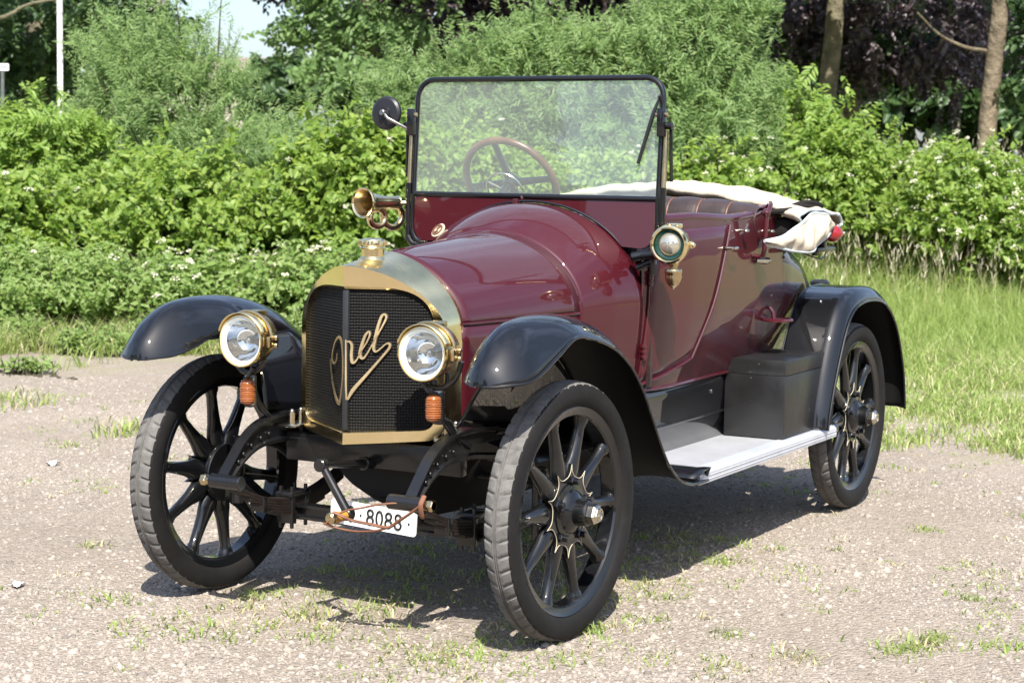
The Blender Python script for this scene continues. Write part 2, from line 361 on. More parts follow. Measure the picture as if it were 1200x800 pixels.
def fr(h, d=0.0): return [(xv(y)+d, y, z) for y, z in ring(h)]
g = Geo()
rr = [[(-.028, y, z) for y, z in ring(REAR)], [(.0, y, z) for y, z in ring([(a[0]*.2+b[0]*.8, a[1]*.2+b[1]*.8) for a, b in zip(OUT, REAR)])]]
for k in (.25, .5, .75): rr.append([((1-k)*.0+k*(xv(y)-.010), y, z) for y, z in ring([(a[0]*(.2+.8*k)+b[0]*(.8-.8*k), a[1]*(.2+.8*k)+b[1]*(.8-.8*k)) for a, b in zip(OUT, REAR)])])
rr += [fr(OUT, -.008), fr([(y*.992, z-.002) for y, z in OUT], -.001)]
g.grid(rr, False, True); shell = g.build('radiator_shell', M['brass_pale'], car, ang=30)
g = Geo(); g.grid([fr([(y*.993, .516+(z-.516)*.996) for y, z in OUT], -.001), fr([(y*.97+b*.03, z*.97+c*.03) for (y, z), (b, c) in zip(OUT, INN)], .004), fr([(y*.1+b*.9, z*.1+c*.9) for (y, z), (b, c) in zip(OUT, INN)], .003), fr(INN, -.003), fr(INN2, -.014)], False, True)
g.build('radiator_bezel', M['brass'], shell, ang=30)
g = Geo()
h = [p for p in INN if p[0] >= 0]
for s in (1, -1):
    pol = [(xv(y)-.012, s*y, z) for y, z in INN]; g.add(pol, [tuple(range(len(pol)))])
g.build('radiator_core', M['core'], car, smooth=False)
g = Geo(); g.box((.184, -.009, .556), (.1955, .009, .95), .003); g.build('core_strip', plain('dark_zinc', (.05, .052, .055), .4, .5, .2, metallic=.6), car)
g = Geo()
g.lathe([(.0, -.012), (.036, -.012), (.040, -.004), (.036, .002), (.033, .006), (.033, .026), (.037, .028), (.038, .030), (.036, .034), (.038, .037), (.0385, .048), (.036, .053), (.024, .057), (.0, .058)], (.056, 0, 1.034), (0, 0, 1), 32)
for k in range(12):
    q = k*math.pi/6; g.cyl((.056+.0385*math.cos(q), .0385*math.sin(q), 1.071), (.056+.0385*math.cos(q), .0385*math.sin(q), 1.084), .004, 6)
g.build('radiator_cap', M['brass'], car, ang=30)
# script lettering, flat cut-out brass on the two panes of the V
SO = [(-0.0398, 0.7697), (-0.0447, 0.7469), (-0.062, 0.7394), (-0.0675, 0.7581), (-0.0549, 0.7938), (-0.0352, 0.8146), (-0.0206, 0.811), (-0.0108, 0.7856), (-0.0068, 0.7436), (-0.0095, 0.6879), (-0.0208, 0.6394), (-0.031, 0.6295), (-0.0468, 0.6445), (-0.0638, 0.6811), (-0.0731, 0.7187), (-0.0778, 0.7492)]
WO = [2, 4, 5, 4, 4.5, 6, 6.5, 5.5, 5, 5.5, 8, 9, 6.5, 4, 3.2, 2]
SP = [(0.0046, 0.8114), (0.005, 0.7571), (0.0055, 0.6891), (0.007, 0.6432)]; WP = [2.5, 3.2, 3.6, 3]
SL = [(0.0065, 0.8059), (0.013, 0.8064), (0.0185, 0.7955), (0.0175, 0.77), (0.0191, 0.7497), (0.0245, 0.7481), (0.0324, 0.7596), (0.0402, 0.7788), (0.0527, 0.8023), (0.0612, 0.8258), (0.0586, 0.835), (0.05, 0.8235), (0.0409, 0.7916), (0.0381, 0.7682), (0.0447, 0.7598), (0.0547, 0.7727), (0.0707, 0.8068), (0.0885, 0.8452), (0.0998, 0.8729), (0.0972, 0.8834), (0.0893, 0.8791), (0.0802, 0.8493), (0.0736, 0.8132), (0.0705, 0.7898), (0.0742, 0.7793), (0.0835, 0.7845), (0.0997, 0.8009), (0.108, 0.8018), (0.1081, 0.7904), (0.0909, 0.7647), (0.0515, 0.711), (0.0228, 0.6723), (0.009, 0.6432)]
WL = [2.5, 4, 5, 5.5, 5.5, 4.5, 2.5, 2.5, 2.5, 3.5, 4.5, 5, 6, 6, 5, 3, 2.8, 3, 4, 4.5, 5, 5.5, 6, 5.5, 4, 3, 3, 4.5, 5, 4.5, 6, 7.5, 3.5]
def ribbon(g, pts, wid, lift=.004, th=.004):
    P = cr([(a, b, w_/1000*.72) for (a, b), w_ in zip(pts, wid)], 7); nn = len(P); rows = []
    for i in range(nn):
        t = nrm(P[min(i+1, nn-1), :2]-P[max(i-1, 0), :2]); q = np.array([-t[1], t[0]]); w_ = P[i, 2]
        def pt(k, h):
            y, z = P[i, :2]+q*w_*k; return (xv(y)-.010+h, y, z)
        rows.append([pt(-1, lift), pt(-.8, lift+th), pt(.8, lift+th), pt(1, lift)])
    g.grid(rows, False, True, True)
g = Geo(); ribbon(g, SO, WO, .006); ribbon(g, SP, WP, .0065); ribbon(g, SL, WL, .0055); g.build('script_lettering', M['brass_script'], car, ang=30)['label'] = 'slanting brass script lettering reading Opel across the radiator'

# ---------------- windscreen
WX = -.89
def wx(z): return WX-.068*(z-1.12)
def rrect(y0, y1, z0, z1, rt_, rb, n=7):
    p = []
    for cx_, cz, r, a0 in ((y1-rt_, z1-rt_, rt_, 0), (y0+rt_, z1-rt_, rt_, 90), (y0+rb, z0+rb, rb, 180), (y1-rb, z0+rb, rb, 270)):
        for t in np.linspace(a0, a0+90, n): p.append((cx_+r*math.cos(R_(t)), cz+r*math.sin(R_(t))))
    return p
g = Geo(); g.tube([(wx(z), y, z) for y, z in rrect(-.455, .455, 1.204, 1.588, .062, .006)], .0095, 10, closed=True)
wf = g.build('windscreen_frame', M['black'], car)
g = Geo(); pol = rrect(-.447, .447, 1.212, 1.580, .055, .004); g.prism(pol, lambda a, b, h: (wx(b)+h, a, b), -.0025, .0025)
g.build('windscreen_glass', M['glass'], wf, smooth=False)
# lower panel, arched over the cowl
A = [(y, z) for y, z in full_arch(-.885, 40)]; A = [(y*1.012, z+.007) for y, z in A if z > 1.035]
A = sorted(A, key=lambda p: p[0])
pol = [(-.447, 1.20), (-.447, 1.098)]
for t in np.linspace(180, 262, 6): pol.append((-.447+.05+.05*math.cos(R_(t)), 1.098+.052*math.sin(R_(t))))
pol = [p for p in pol]; lo = [p for p in pol]
hi = [(-y, z) for y, z in lo][::-1]
A = [p for p in A if abs(p[0]) < .37]
poly = lo+A+hi
g = Geo(); g.prism(poly, lambda a, b, h: (wx(b)+h, a, b), -.003, .003); g.build('windscreen_panel', M['burgundy'], car, smooth=False)
g = Geo()
for s in (1, -1):
    g.tube(cr([(WX, s*.457, 1.205), (WX, s*.457, 1.10), (WX, s*.448, 1.062), (WX, s*.425, 1.042), (WX, s*.39, 1.040)], 5), .009, 10)
g.tube([(WX+.003, y, z) for y, z in A], .0045, 6)
g.build('panel_edging', M['black'], car)
def post(s):
    g = Geo(); y = s*.472
    g.tube([(WX, y, 1.045), (WX, y, 1.24)], .0115, 10); g.cyl((WX-.01, y-s*.02, 1.435), (WX-.01, y+s*.025, 1.435), .012, 10)
    g.box((WX-.012, y-s*.022 if s > 0 else y-.004, 1.40), (WX+.012, y+.004 if s > 0 else y+.022, 1.49), .004)
    g.tube(cr([(WX, y, 1.06), (WX, y-s*.02, 1.035), (WX-.01, s*.405, 1.03), (WX-.02, s*.36, 1.02)], 5), .012, 10)
    g.tube([(WX-.016, y+s*.016, 1.44), (WX-.02, y+s*.02, 1.26)], .006, 8)
    p = g.build('windscreen_post', M['black'], car)
    g = Geo(); g.tube([(WX-.006, y, 1.24), (WX-.018, y, 1.42)], .0085, 10); g.cyl((WX, y-s*.03, 1.47), (WX, y+s*.012, 1.47), .008, 8); g.build('post_stay', M['brass_dull'], p)
both(post)
g = Geo(); g.tube([(WX-.012, .447, 1.52), (WX-.006, .43, 1.47), (WX+.002, .385, 1.315)], [.004, .007, .006], 8); g.tube([(WX-.026, .455, 1.50), (WX-.01, .45, 1.53)], .008, 8)
g.build('wiper', M['black_rubber'], car)
# clip on top of the cowl
g = Geo(); g.cyl((-.868, -.045, 1.178), (-.868, -.045, 1.195), .010, 10); g.tube([(-.868, -.02, 1.195), (-.868, -.025, 1.205)], .004, 6); g.build('cowl_clip', M['burgundy'], car)
# club badge on the cowl
bx, by, bz = -.752, -.268, 1.086; bn = nrm((.75, -.25, .62)); g = Geo(); g.lathe([(0, 0), (.026, 0), (.027, .004), (.024, .006), (0, .006)], (bx, by, bz), bn, 28)
bd = g.build('badge', M['stripe'], car); g = Geo(); g.lathe([(.015, .0065), (.0155, .009), (.021, .009), (.0215, .0065)], (bx, by, bz), bn, 28)
u_ = nrm(np.cross(bn, (0, 0, 1))); v_ = np.cross(bn, u_)
g.tube([np.array((bx, by, bz))+bn*.008+u_*a+v_*b for a, b in ((-.006, -.012), (.002, -.002), (-.004, .006), (.005, .012))], .0035, 6); g.build('badge_ring', M['strap'], bd)

# ---------------- mirror and horn
g = Geo(); c = np.array((-.875, -.556, 1.475)); ax = nrm((1, .0, .06)); g.lathe([(.0, .016), (.02, .016), (.022, .010), (.048, .008), (.056, .003), (.058, -.004), (.055, -.012), (0, -.012)], c, ax, 36)
mir = g.build('mirror', M['black_rubber'], car, ang=25)
g = Geo(); g.tube([c+ax*.018, c+ax*.03+np.array((0, .025, -.02)), (WX, -.475, 1.42)], .005, 8); g.cyl(c+ax*.012, c+ax*.03, .010, 10); g.build('mirror_arm', M['steel'], mir)
g = Geo(); ax = nrm((-.96, .20, .0)); c = np.array((-.72, -.545, 1.172))
g.lathe([(.044, .0), (.050, -.004), (.052, .0), (.049, .004), (.042, .02), (.034, .045), (.027, .075), (.023, .10), (.022, .16), (.024, .162), (.024, .168), (.020, .172), (.0, .172)], c, ax, 36)
horn = g.build('horn', M['brass'], car, ang=40)
g = Geo(); g.lathe([(.049, -.001), (.041, .018), (.033, .044), (.026, .074), (.020, .098), (.012, .14), (0, .15)], c, ax, 36); g.build('horn_throat', M['brass_dull'], horn)
g = Geo(); e = c+ax*.15; q0 = e+np.array((0, 0, -.045))
path = [q0+np.array((.043*math.cos(t)*-ax[0]*-1, .043*math.cos(t)*ax[1]*1, .040*math.sin(t))) for t in np.linspace(math.pi/2, math.pi/2-4.4*math.pi/2, 30)]
path = [p+np.array((0, -.0006*i, 0)) for i, p in enumerate(path)]; g.tube(path, np.linspace(.013, .010, 30), 12)
q1 = c+ax*.075+np.array((0, -.006, -.05)); g.tube([q1+np.array((.036*math.cos(t)*ax[0], .036*math.cos(t)*ax[1], .030*math.sin(t))) for t in np.linspace(0, 2*math.pi, 28, endpoint=False)], .0115, 12, closed=True)
g.tube([e, (WX, -.474, 1.172)], .008, 8); g.build('horn_coil', M['brass'], horn)

# ---------------- side lamp on the left
c = np.array((-.80, .538, 1.066)); ax = np.array((1., .10, .0)); ax = nrm(ax); g = Geo()
g.lathe([(.0, -.085), (.03, -.083), (.048, -.07), (.056, -.045), (.059, -.01), (.062, -.006), (.063, .0), (.060, .006), (.054, .008), (.050, .004), (.049, -.006)], c, ax, 40)
g.cyl(c+(-.03, .055, .0), c+(-.03, .068, .0), .012, 10); g.sphere(c+(-.03, .068, 0), .009, n=7); g.box(c+(-.06, -.02, .05), c+(-.02, .02, .066), .004)
lamp = g.build('side_lamp', M['brass'], car, ang=30)
g = Geo(); g.lathe([(.0495, -.004), (.046, -.001), (.040, -.002), (.036, -.006)], c, ax, 40); g.build('lamp_rim', M['green'], lamp)
g = Geo(); g.lathe([(.0365, -.006), (.030, .003), (.018, .009), (.0, .011)], c, ax, 32); g.build('lamp_lens', M['bullseye'], lamp)
g = Geo(); q = c+np.array((-.035, .002, -.058)); g.lathe([(.0, .0), (.018, .0), (.012, -.012), (.012, -.016), (.025, -.019), (.0275, -.024), (.0275, -.032), (.0258, -.034), (.0265, -.042), (.0255, -.051), (.0222, -.060), (.0172, -.068), (.011, -.074), (.0055, -.078), (.003, -.082), (0, -.083)], q, (0, 0, 1), 28)
g.build('lamp_finial', M['brass_dull'], lamp, ang=50)
g = Geo(); g.tube(cr([c+(-.06, -.04, -.03), (-.86, .47, 1.03), (-.86, .43, 1.028), (-.85, .39, 1.02)], 5), .016, 12); g.tube(cr([(-.87, .46, 1.01), (-.87, .43, 1.0), (-.87, .40, .985)], 5), .012, 10); g.cyl((-.865, .455, .965), (-.865, .455, 1.05), .009, 8)
g.build('lamp_bracket', M['black'], lamp)

# ---------------- headlamps, indicators
def headlamp(s):
    c = np.array((.273, s*.301, .796)); ax = nrm((1, 0, .01)); g = Geo()
    g.lathe([(.0, -.115), (.02, -.114), (.035, -.108), (.055, -.09), (.066, -.065), (.070, -.04), (.071, -.012), (.0745, -.010), (.0755, .0), (.0735, .005), (.0705, .006), (.0695, .0), (.0695, -.006)], c, ax, 44)
    h = g.build('headlamp', M['brass_pale'], car, ang=30)
    g = Geo(); g.lathe([(.0697, .001), (.066, .002), (.058, -.010)], c, ax, 40); g.build('lamp_ring', M['lampwhite'], h)
    g = Geo(); g.lathe([(.059, -.009), (.050, -.035), (.034, -.056), (.012, -.064), (.0, -.064)], c, ax, 40); g.build('reflector', M['chrome'], h)
    g = Geo(); g.lathe([(.012, -.066), (.012, -.04), (.009, -.032), (0, -.028)], c, ax, 20); g.build('bulb', M['steel'], h)
    g = Geo(); g.lathe([(.068, .002), (.048, .010), (.026, .015), (.0, .017)], c, ax, 40); g.build('lamp_lens', M['lens'], h)
    g = Geo()                                                # peaked visor
    rows = []
    for k, (dx, rr_) in enumerate(((-.075, .074), (-.02, .0785), (.012, .0800))):
        rows.append([c+np.array((dx*(1 if k < 2 else math.sin(t)**.6 if math.sin(t) > 0 else 0), rr_*math.cos(t), rr_*math.sin(t))) for t in np.linspace(R_(18), R_(162), 26)])
    g.grid(rows); v = g.build('visor', M['brass_pale'], h); solid(v, .002)
    g = Geo()
    g.tube([c+np.array((-.035, .083*math.cos(t), .083*math.sin(t))) for t in np.linspace(R_(-10), R_(190), 30)], .0045, 8)
    for k in (1, -1):
        g.box(c+(-.06, k*.083-.006, -.016), c+(-.015, k*.083+.006, .016), .003); g.sphere(c+(-.037, k*.094, .012), .008, n=6); g.sphere(c+(-.037, k*.094, -.010), .008, n=6)
    g.box(c+(-.095, -.022, .068), c+(-.045, .022, .084), .003)
    g.build('visor_clamp', M['brass_dull'], h)
    g = Geo()
    b0 = c+np.array((-.07, s*.0, -.074)); 
    g.tube(cr([c+(-.045, -s*.055, -.055), c+(-.05, -s*.02, -.088), c+(-.055, s*.03, -.094), c+(-.06, s*.07, -.066), c+(-.06, s*.088, -.02)], 6), .0075, 10)
    g.tube(cr([c+(-.03, -s*.02, -.076), c+(-.035, 0, -.104), c+(-.06, s*.02, -.11), c+(-.1, s*.02, -.075), c+(-.11, 0, -.02)], 6), .0055, 10)
    g.tube(cr([c+(-.06, 0, -.075), c+(-.065, s*.006, -.13), c+(-.10, s*.01, -.19), c+(-.16, s*.012, -.24), (.05, s*.322, .52)], 6), .0095, 10)
    g.box((.20, s*.318-.014, .60), (.222, s*.318+.014, .69), .005)
    g.tube([(.21, s*.318, .62), (.15, s*.316, .60), (.10, s*.318, .535)], .007, 8)
    g.build('lamp_post', M['chassis'], car)
    g = Geo(); q = np.array((.228, s*.311, .646)); zz = np.linspace(-.038, .038, 30)
    g.lathe([(max(.002, .022*math.sqrt(max(0, 1-(z/.0385)**6)))*(1+.06*math.cos(z*1000)), z) for z in zz], q, (0, 0, 1), 24, T=None)
    ind = g.build('indicator_lamp', M['amber'], car, ang=60)
    g = Geo(); g.box(q+(-.022, -.019, -.042), q+(-.006, .019, .050), .007); g.build('indicator_base', M['steel'], ind)
both(headlamp)

# ---------------- mudguards
def guard(name, path, s, yc, hw, taper, flat, n=11, inner=True):
    P = cr(path, 7); P = np.array(P); L = len(P); rows = []; arc = np.r_[0, np.cumsum(np.linalg.norm(np.diff(P[:, :2], axis=0), axis=1))]
    for i in range(L):
        t = nrm(P[min(i+1, L-1), :2]-P[max(i-1, 0), :2]); nn = np.array([t[1], -t[0]])
        if nn[1] < 0 and abs(t[0]) > abs(t[1]): nn = -nn
        # outward normal: away from wheel centre
        wc = P[:, :2].mean(0) if False else None
        row = []; hi = ho = hw; nv = NRM(P, i)
        if taper:
            a_ = .4215-P[i, 0]; u1, u2 = max(.003, min(1, a_/.24)), max(.003, min(1, a_/.125)); hi = hw*math.sqrt(1-(1-u1)**2); ho = hw*math.sqrt(1-(1-u2)**2)
            if arc[i] > .6: hi = ho = hw
            b_ = sm(P[i, 0], -.05, .15); nv = nrm(nv*(1-b_)+np.array((0, 1.))*b_)
        for k in np.linspace(-1, 1, n*2+1):
            q = max(0, (abs(k)-flat)/(1-flat)); d = P[i, 2]*(q**2.2) if (k > 0 or inner) else P[i, 3]*q**2
            row.append((P[i, 0]-nv[0]*d, s*(yc+(ho if k > 0 else hi)*k), P[i, 1]-nv[1]*d))
        if taper:
            a_ = row[0]; zz = min(a_[2]-.001, .79); row = [(a_[0], a_[1], zz), (a_[0], a_[1], .5*(zz+a_[2]))]+row
        rows.append(row)
    g = Geo(); g.grid(rows); o = g.build(name, M['black'], car, ang=60); solid(o, .003)
    o.data.materials.append(M['under']); o.modifiers[0].material_offset = 1
    g = Geo(); k_ = 1 if taper else 0; g.tube([r[-1] for r in rows[k_:]], .0045, 8); g.tube([r[0] for r in rows[k_:]], .003, 6)
    g.build('rolled_edge', M['black'], o); return o, rows
def NRM(P, i):
    L = len(P); t = nrm(P[min(i+1, L-1), :2]-P[max(i-1, 0), :2]); return np.array([-t[1], t[0]])*GSIGN
FRONT = [(.421, .738, .001), (.4195, .752, .012), (.412, .775, .034), (.392, .805, .060), (.345, .849, .098), (.275, .886, .112), (.195, .901, .094), (.10, .904, .058), (.0, .898, .060), (-.10, .879, .062), (-.20, .845, .064), (-.30, .785, .064), (-.38, .705, .060), (-.445, .61, .052), (-.50, .52, .042), (-.56, .44, .032), (-.63, .386, .024), (-.72, .354, .016), (-.84, .344, .010)]
FRONT = [(x, z, d, d*.5) for x, z, d in FRONT]
GSIGN = -1
frows = {}
for s in (1, -1):
    o, rows = guard('front_mudguard', FRONT, s, .56, .113, .19, .0); frows[s] = (o, rows)
RE = [(-1.925, .365, .03), (-1.945, .45, .035), (-2.005, .60, .045), (-2.09, .745, .05), (-2.17, .82, .052), (-2.28, .856, .052), (-2.42, .863, .052), (-2.56, .848, .052), (-2.68, .80, .05), (-2.785, .71, .045), (-2.855, .60, .04), (-2.90, .48, .03), (-2.925, .345, .025)]
RE = [(x, z, d, .0) for x, z, d in RE]
rrows = {}
for s in (1, -1):
    o, rows = guard('rear_mudguard', RE, s, .57, .105, 0, .45, inner=False); rrows[s] = (o, rows)
    g = Geo(); g.sphere(np.array(rows[27][10])+(0, 0, .003), .006, n=6); g.build('mudguard_bolt', M['steel'], o)
    # inner skirt closing the arch towards the body
    top = [r[0] for r in rows]; g = Geo(); g.grid([[p, (p[0]*.6+(-2.42)*.4, p[1]-s*.004, p[2]*.6+.36*.4)] for p in top]); q = g.build('inner_skirt', M['black'], o); solid(q, .003)
def valance(s):
    o, rows = frows[s]; top = [np.array(r[0]) for r in rows if -.70 < r[0][0] < .045]
    def col(p):
        f = max(0, min(1, (p[0]+.55)/.59)); foot = np.array((p[0]+.09*f, s*.325, .50+.085*f)); mid = np.array((p[0]+.05*f, s*(.375), foot[2]*.45+p[2]*.55))
        return cr([p, mid, foot], 5)
    V = [col(p) for p in top]; g = Geo(); g.grid(V); q = g.build('mudguard_valance', M['black'], o); solid(q, .003)
    g = Geo(); g.tube(V[0], .004, 6); g.build('valance_edge', M['black'], o)
both(valance)

# ---------------- running boards and aprons
def runboard(s):
    g = Geo(); y0, y1 = s*.385, s*.655; X0, X1 = -.80, -2.09
    prof = [(s*.385, .352), (s*.385, .360), (s*.60, .360)]
    for k in range(6):
        y = .605+.008*k; prof += [(s*y, .360), (s*(y+.002), .3625), (s*(y+.005), .3625), (s*(y+.007), .360)]
    prof += [(s*.655, .358), (s*.661, .352), (s*.661, .346), (s*.663, .344), (s*.661, .342), (s*.661, .334), (s*.663, .332), (s*.661, .330), (s*.661, .322), (s*.655, .320), (s*.648, .322), (s*.648, .350)]
    g.grid([[(x, y, z) for y, z in prof] for x in (X0, -1.2, -1.7, X1)], False, True, True)
    rb = g.build('running_board', M['alu'], car, ang=25)
    g = Geo(); g.cyl((X1-.0, s*.63, .345), (X1-.05, s*.63, .345), .024, 14); g.build('board_end', M['black'], rb); g = Geo()
    sc = [(.0, .655), (-.02, .64)]
    rows = []
    for y in np.linspace(.40, .672, 12):          # scrolled end of the front wing over the board
        dz = .018*max(0, 1-((.672-y)/.05)**2) if y > .622 else 0
        rows.append([(-.73, s*y, .352), (-.80, s*y, .352-.012+.026), (-.86, s*y, .366+dz*.3), (-.885+.05*max(0, (y-.56)/.11)**2, s*y, .365-dz)])
    g.grid(rows); q = g.build('board_cap', M['black'], rb); solid(q, .004)
    g = Geo(); g.grid([[(x, s*(.388+.012*(1-k)), .60-(.60-.357)*k) for k in (0, .25, .26, .6, 1)] for x in np.linspace(-.60, -2.1, 8)]); q = g.build('side_apron', M['black'], car); solid(q, .004)
    g = Geo(); g.tube([(x, s*.396, .45) for x in (-.62, -1.4, -2.08)], .005, 6)
    for x in (-.9, -1.5): g.sphere((x, s*.400, .53), .008, n=6)
    g.build('apron_bead', M['chassis'], q)
    for x in (-1.0, -1.85): g = Geo(); g.box((x-.02, min(s*.30, s*.64), .325), (x+.02, max(s*.30, s*.64), .351), .003); g.build('board_bracket', M['chassis'], rb)
both(runboard)

# ---------------- chassis
def rail(s):
    P = cr([(-2.75, .55), (-2.3, .56), (-1.9, .50), (-.3, .50), (-.09, .515), (.05, .528), (.17, .518), (.25, .483), (.31, .432), (.342, .402)], 6)
    hh = np.interp(P[:, 0], [-.2, .1, .25, .34], [.05, .042, .030, .020]); g = Geo()
    g.grid([[(x, s*.312+a*.017, z+b*h) for a, b in ((-1, -1), (1, -1), (1, -.75), (.45, -.6), (.45, .6), (1, .75), (1, 1), (-1, 1), (-1, .75), (-.45, .6), (-.45, -.6), (-1, -.75))] for (x, z), h in zip(P, hh)], False, True, True)
    for x, z in ((.285, .452), (.262, .472), (.225, .492), (.18, .508), (.14, .516)):
        for k in (-1, 1): g.sphere((x, s*.312+k*.012, z), .006, n=6)
    r = g.build('frame_rail', M['chassis'], car, ang=30)
    g = Geo(); y0 = s*.245; y1 = s*.352; g.cyl((.342, min(y0, y1), .402), (.342, max(y0, y1), .402), .021, 20); sh = g.build('spring_shackle', M['chassis'], car)
    g = Geo(); g.cyl((.342, s*.350, .402), (.342, s*.385, .402), .014, 12); g.cyl((.342, s*.366, .402), (.342, s*.385, .402), .0165, 6); g.build('shackle_bolt', M['brass_dull'], sh)
    g = Geo()
    for k in range(6):
        l = 1-.15*k; pts = [(.0+.34*u, .304-.0085*k+.098*u*u) for u in np.linspace(-l, l, 15)]
        g.grid([[(x, s*.312-.021, z), (x, s*.312+.021, z), (x, s*.312+.021, z+.0075), (x, s*.312-.021, z+.0075)] for x, z in pts], False, True, True)
    sp = g.build('leaf_spring', M['springsteel'], car, smooth=False)
    g = Geo()
    for x in (.035, -.035): g.box((x-.008, s*.312-.028, .235), (x+.008, s*.312+.028, .33), .003)
    g.box((-.05, s*.312-.03, .314), (.05, s*.312+.03, .328), .003)
    for x in (.035, -.035):
        for k in (-1, 1): g.cyl((x, s*.312+k*.02, .22), (x, s*.312+k*.02, .345), .006, 8)
    g.build('spring_clamp', M['chassis'], sp); g = Geo(); g.box((.16, s*.312-.024, .29), (.18, s*.312+.024, .335), .003); g.build('spring_clip', M['chassis'], sp)
    g = Geo()
    for k in range(5):
        l = 1-.17*k; pts = [(-WB+.45*u, .36-.009*k+.10*u*u) for u in np.linspace(-l, l, 13)]
        g.grid([[(x, s*.36-.021, z), (x, s*.36+.021, z), (x, s*.36+.021, z+.008), (x, s*.36-.021, z+.008)] for x, z in pts], False, True, True)
    g.build('leaf_spring', M['springsteel'], car, smooth=False)
both(rail)
g = Geo()      # front axle: forged I beam dropping in the middle
P = cr([(-.52, .345), (-.47, .315), (-.42, .285), (-.35, .272), (0, .268), (.35, .272), (.42, .285), (.47, .315), (.52, .345)], 5)
g.grid([[(a*.022, y, z+b*.022) for a, b in ((-1, -1), (1, -1), (1, -.6), (.35, -.45), (.35, .45), (1, .6), (1, 1), (-1, 1), (-1, .6), (-.35, .45), (-.35, -.45), (-1, -.6))] for y, z in P], False, True, True)
for s in (1, -1):
    g.cyl((0, s*.52, .27), (0, s*.52, .45), .022, 14); g.cyl((0, s*.52, .36), (0, s*.58, .36), .024, 14); g.cyl((0, s*.52, .445), (0, s*.52, .475), .012, 10)
    g.tube(cr([(0, s*.52, .42), (-.05, s*.50, .45), (-.12, s*.47, .44), (-.17, s*.45, .40)], 5), .012, 10)
g.tube([(-.17, -.45, .40), (-.17, .45, .40)], .011, 10)
g.build('front_axle', M['chassis'], car, ang=35)
g = Geo(); g.tube([(-WB, -.56, .36), (-WB, -.2, .36), (-WB, -.12, .36), (-WB, .12, .36), (-WB, .2, .36), (-WB, .56, .36)], [.03, .035, .10, .10, .035, .03], 16); g.build('rear_axle', M['chassis'], car)
for x0, x1, z0, z1 in ((.02, .055, .43, .512), (-.9, -.86, .47, .53), (-2.0, -1.96, .47, .53)): g = Geo(); g.box((x0, -.30, z0), (x1, .30, z1), .005); g.build('cross_member', M['chassis'], car)
g = Geo(); g.grid([[(x, r*.29*math.cos(t), .50-r*.26*math.sin(t)) for t in np.linspace(0, math.pi, 17)] for x, r in ((.0, .62), (-.1, .80), (-.2, .95), (-.5, 1), (-1.1, .9), (-1.5, .7))], False, False, True)
g.build('undertray', M['under'], car)
def apron_front(s):   # dark splash plate between frame and front wing, behind the axle
    g = Geo(); g.grid([[(x, s*y, z) for y, z in ((.325, .52), (.40, .50), (.47, .47))] for x in (-.05, -.3, -.6)]); solid(g.build('splash_plate', M['chassis'], car), .003)
both(apron_front)
g = Geo(); g.tube([(-.5, 0, .44), (.04, 0, .445)], .016, 10); g.tube([(.03, 0, .444), (.12, 0, .452), (.27, 0, .468), (.305, 0, .472)], [.020, .012, .009, .012], 12); g.cyl((.08, 0, .448), (.10, 0, .45), .02, 12)
g.tube([(.305, 0, .475), (.305, .088, .347)], [.011, .013], 12); g.cyl((.292, 0, .472), (.320, 0, .473), .0185, 14); g.cyl((.292, .088, .345), (.320, .088, .345), .0175, 14)
crank = g.build('starting_crank', M['chassis'], car)
g = Geo(); hx = np.array((.318, .088, .343)); ha = nrm((.95, -.05, .03)); g.lathe([(.0, 0), (.012, .0), (.0135, .012), (.016, .035), (.0165, .05), (.0155, .06), (0, .06)], hx, ha, 18); g.build('crank_grip', M['handle_wood'], crank)
g = Geo(); g.lathe([(0, .058), (.0145, .058), (.0165, .061), (.0165, .069), (.012, .074), (0, .075)], hx, ha, 18); g.build('grip_ferrule', M['brass_dull'], crank)
g = Geo()
def band(pts, w_=.011): 
    P = cr(pts, 7); g.tube(P, w_*.68, 8, flat=.6)
band([(.352, .30, .405), (.372, .236, .397), (.372, .175, .381), (.375, .128, .369), (.385, .099, .352), (.392, .078, .334)], .007)
band([(.395, .10, .366), (.385, .127, .354), (.368, .145, .343), (.362, .192, .338), (.360, .238, .334), (.360, .261, .337), (.360, .284, .353), (.362, .318, .376), (.358, .352, .402)], .010)
band([(.395, .07, .332), (.375, .092, .320), (.362, .145, .313), (.360, .203, .319), (.360, .254, .335), (.362, .30, .366)], .008)
band([(.348, .358, .428), (.366, .358, .405), (.358, .358, .375), (.345, .350, .37)], .011)
g.build('crank_strap', M['strap'], car)
# number plate
g = Geo()
pu = np.array((0, 1, 0)); px_ = .084
c0 = np.array((px_, -.118, .302)); c1 = np.array((px_, .1725, .287)); pu = nrm(c1-c0); pv = nrm(np.array((0, 0, 1))-pu*pu[2]); W_ = np.linalg.norm(c1-c0); H_ = .069
def PL(a, b, h): return c0+pu*a+pv*b+np.array((h, 0, 0))
pol = [(a, b) for a, b in rrect(0, W_, -H_/2, H_/2, .008, .008, 4)]
g.prism(pol, PL, -.003, .002); plate = g.build('number_plate', M['white'], car, smooth=False)
def digit(g, kind, x, w_=.0225, h=.044, st=.0032):
    def ell(cx_, cy, rx, ry): return [PL(cx_+rx*math.cos(t), cy+ry*math.sin(t), .003) for t in np.linspace(0, 2*math.pi, 24, endpoint=False)]
    if kind == '8': g.tube(ell(x, h*.25, w_*.40, h*.225), st, 6, closed=True, flat=1); g.tube(ell(x, -h*.235, w_*.46, h*.245), st, 6, closed=True)
    if kind == '0': g.tube(ell(x, 0, w_*.44, h*.48), st, 6, closed=True)
    if kind == '.': g.sphere(PL(x, 0, .003), .0035, n=6)
g = Geo()
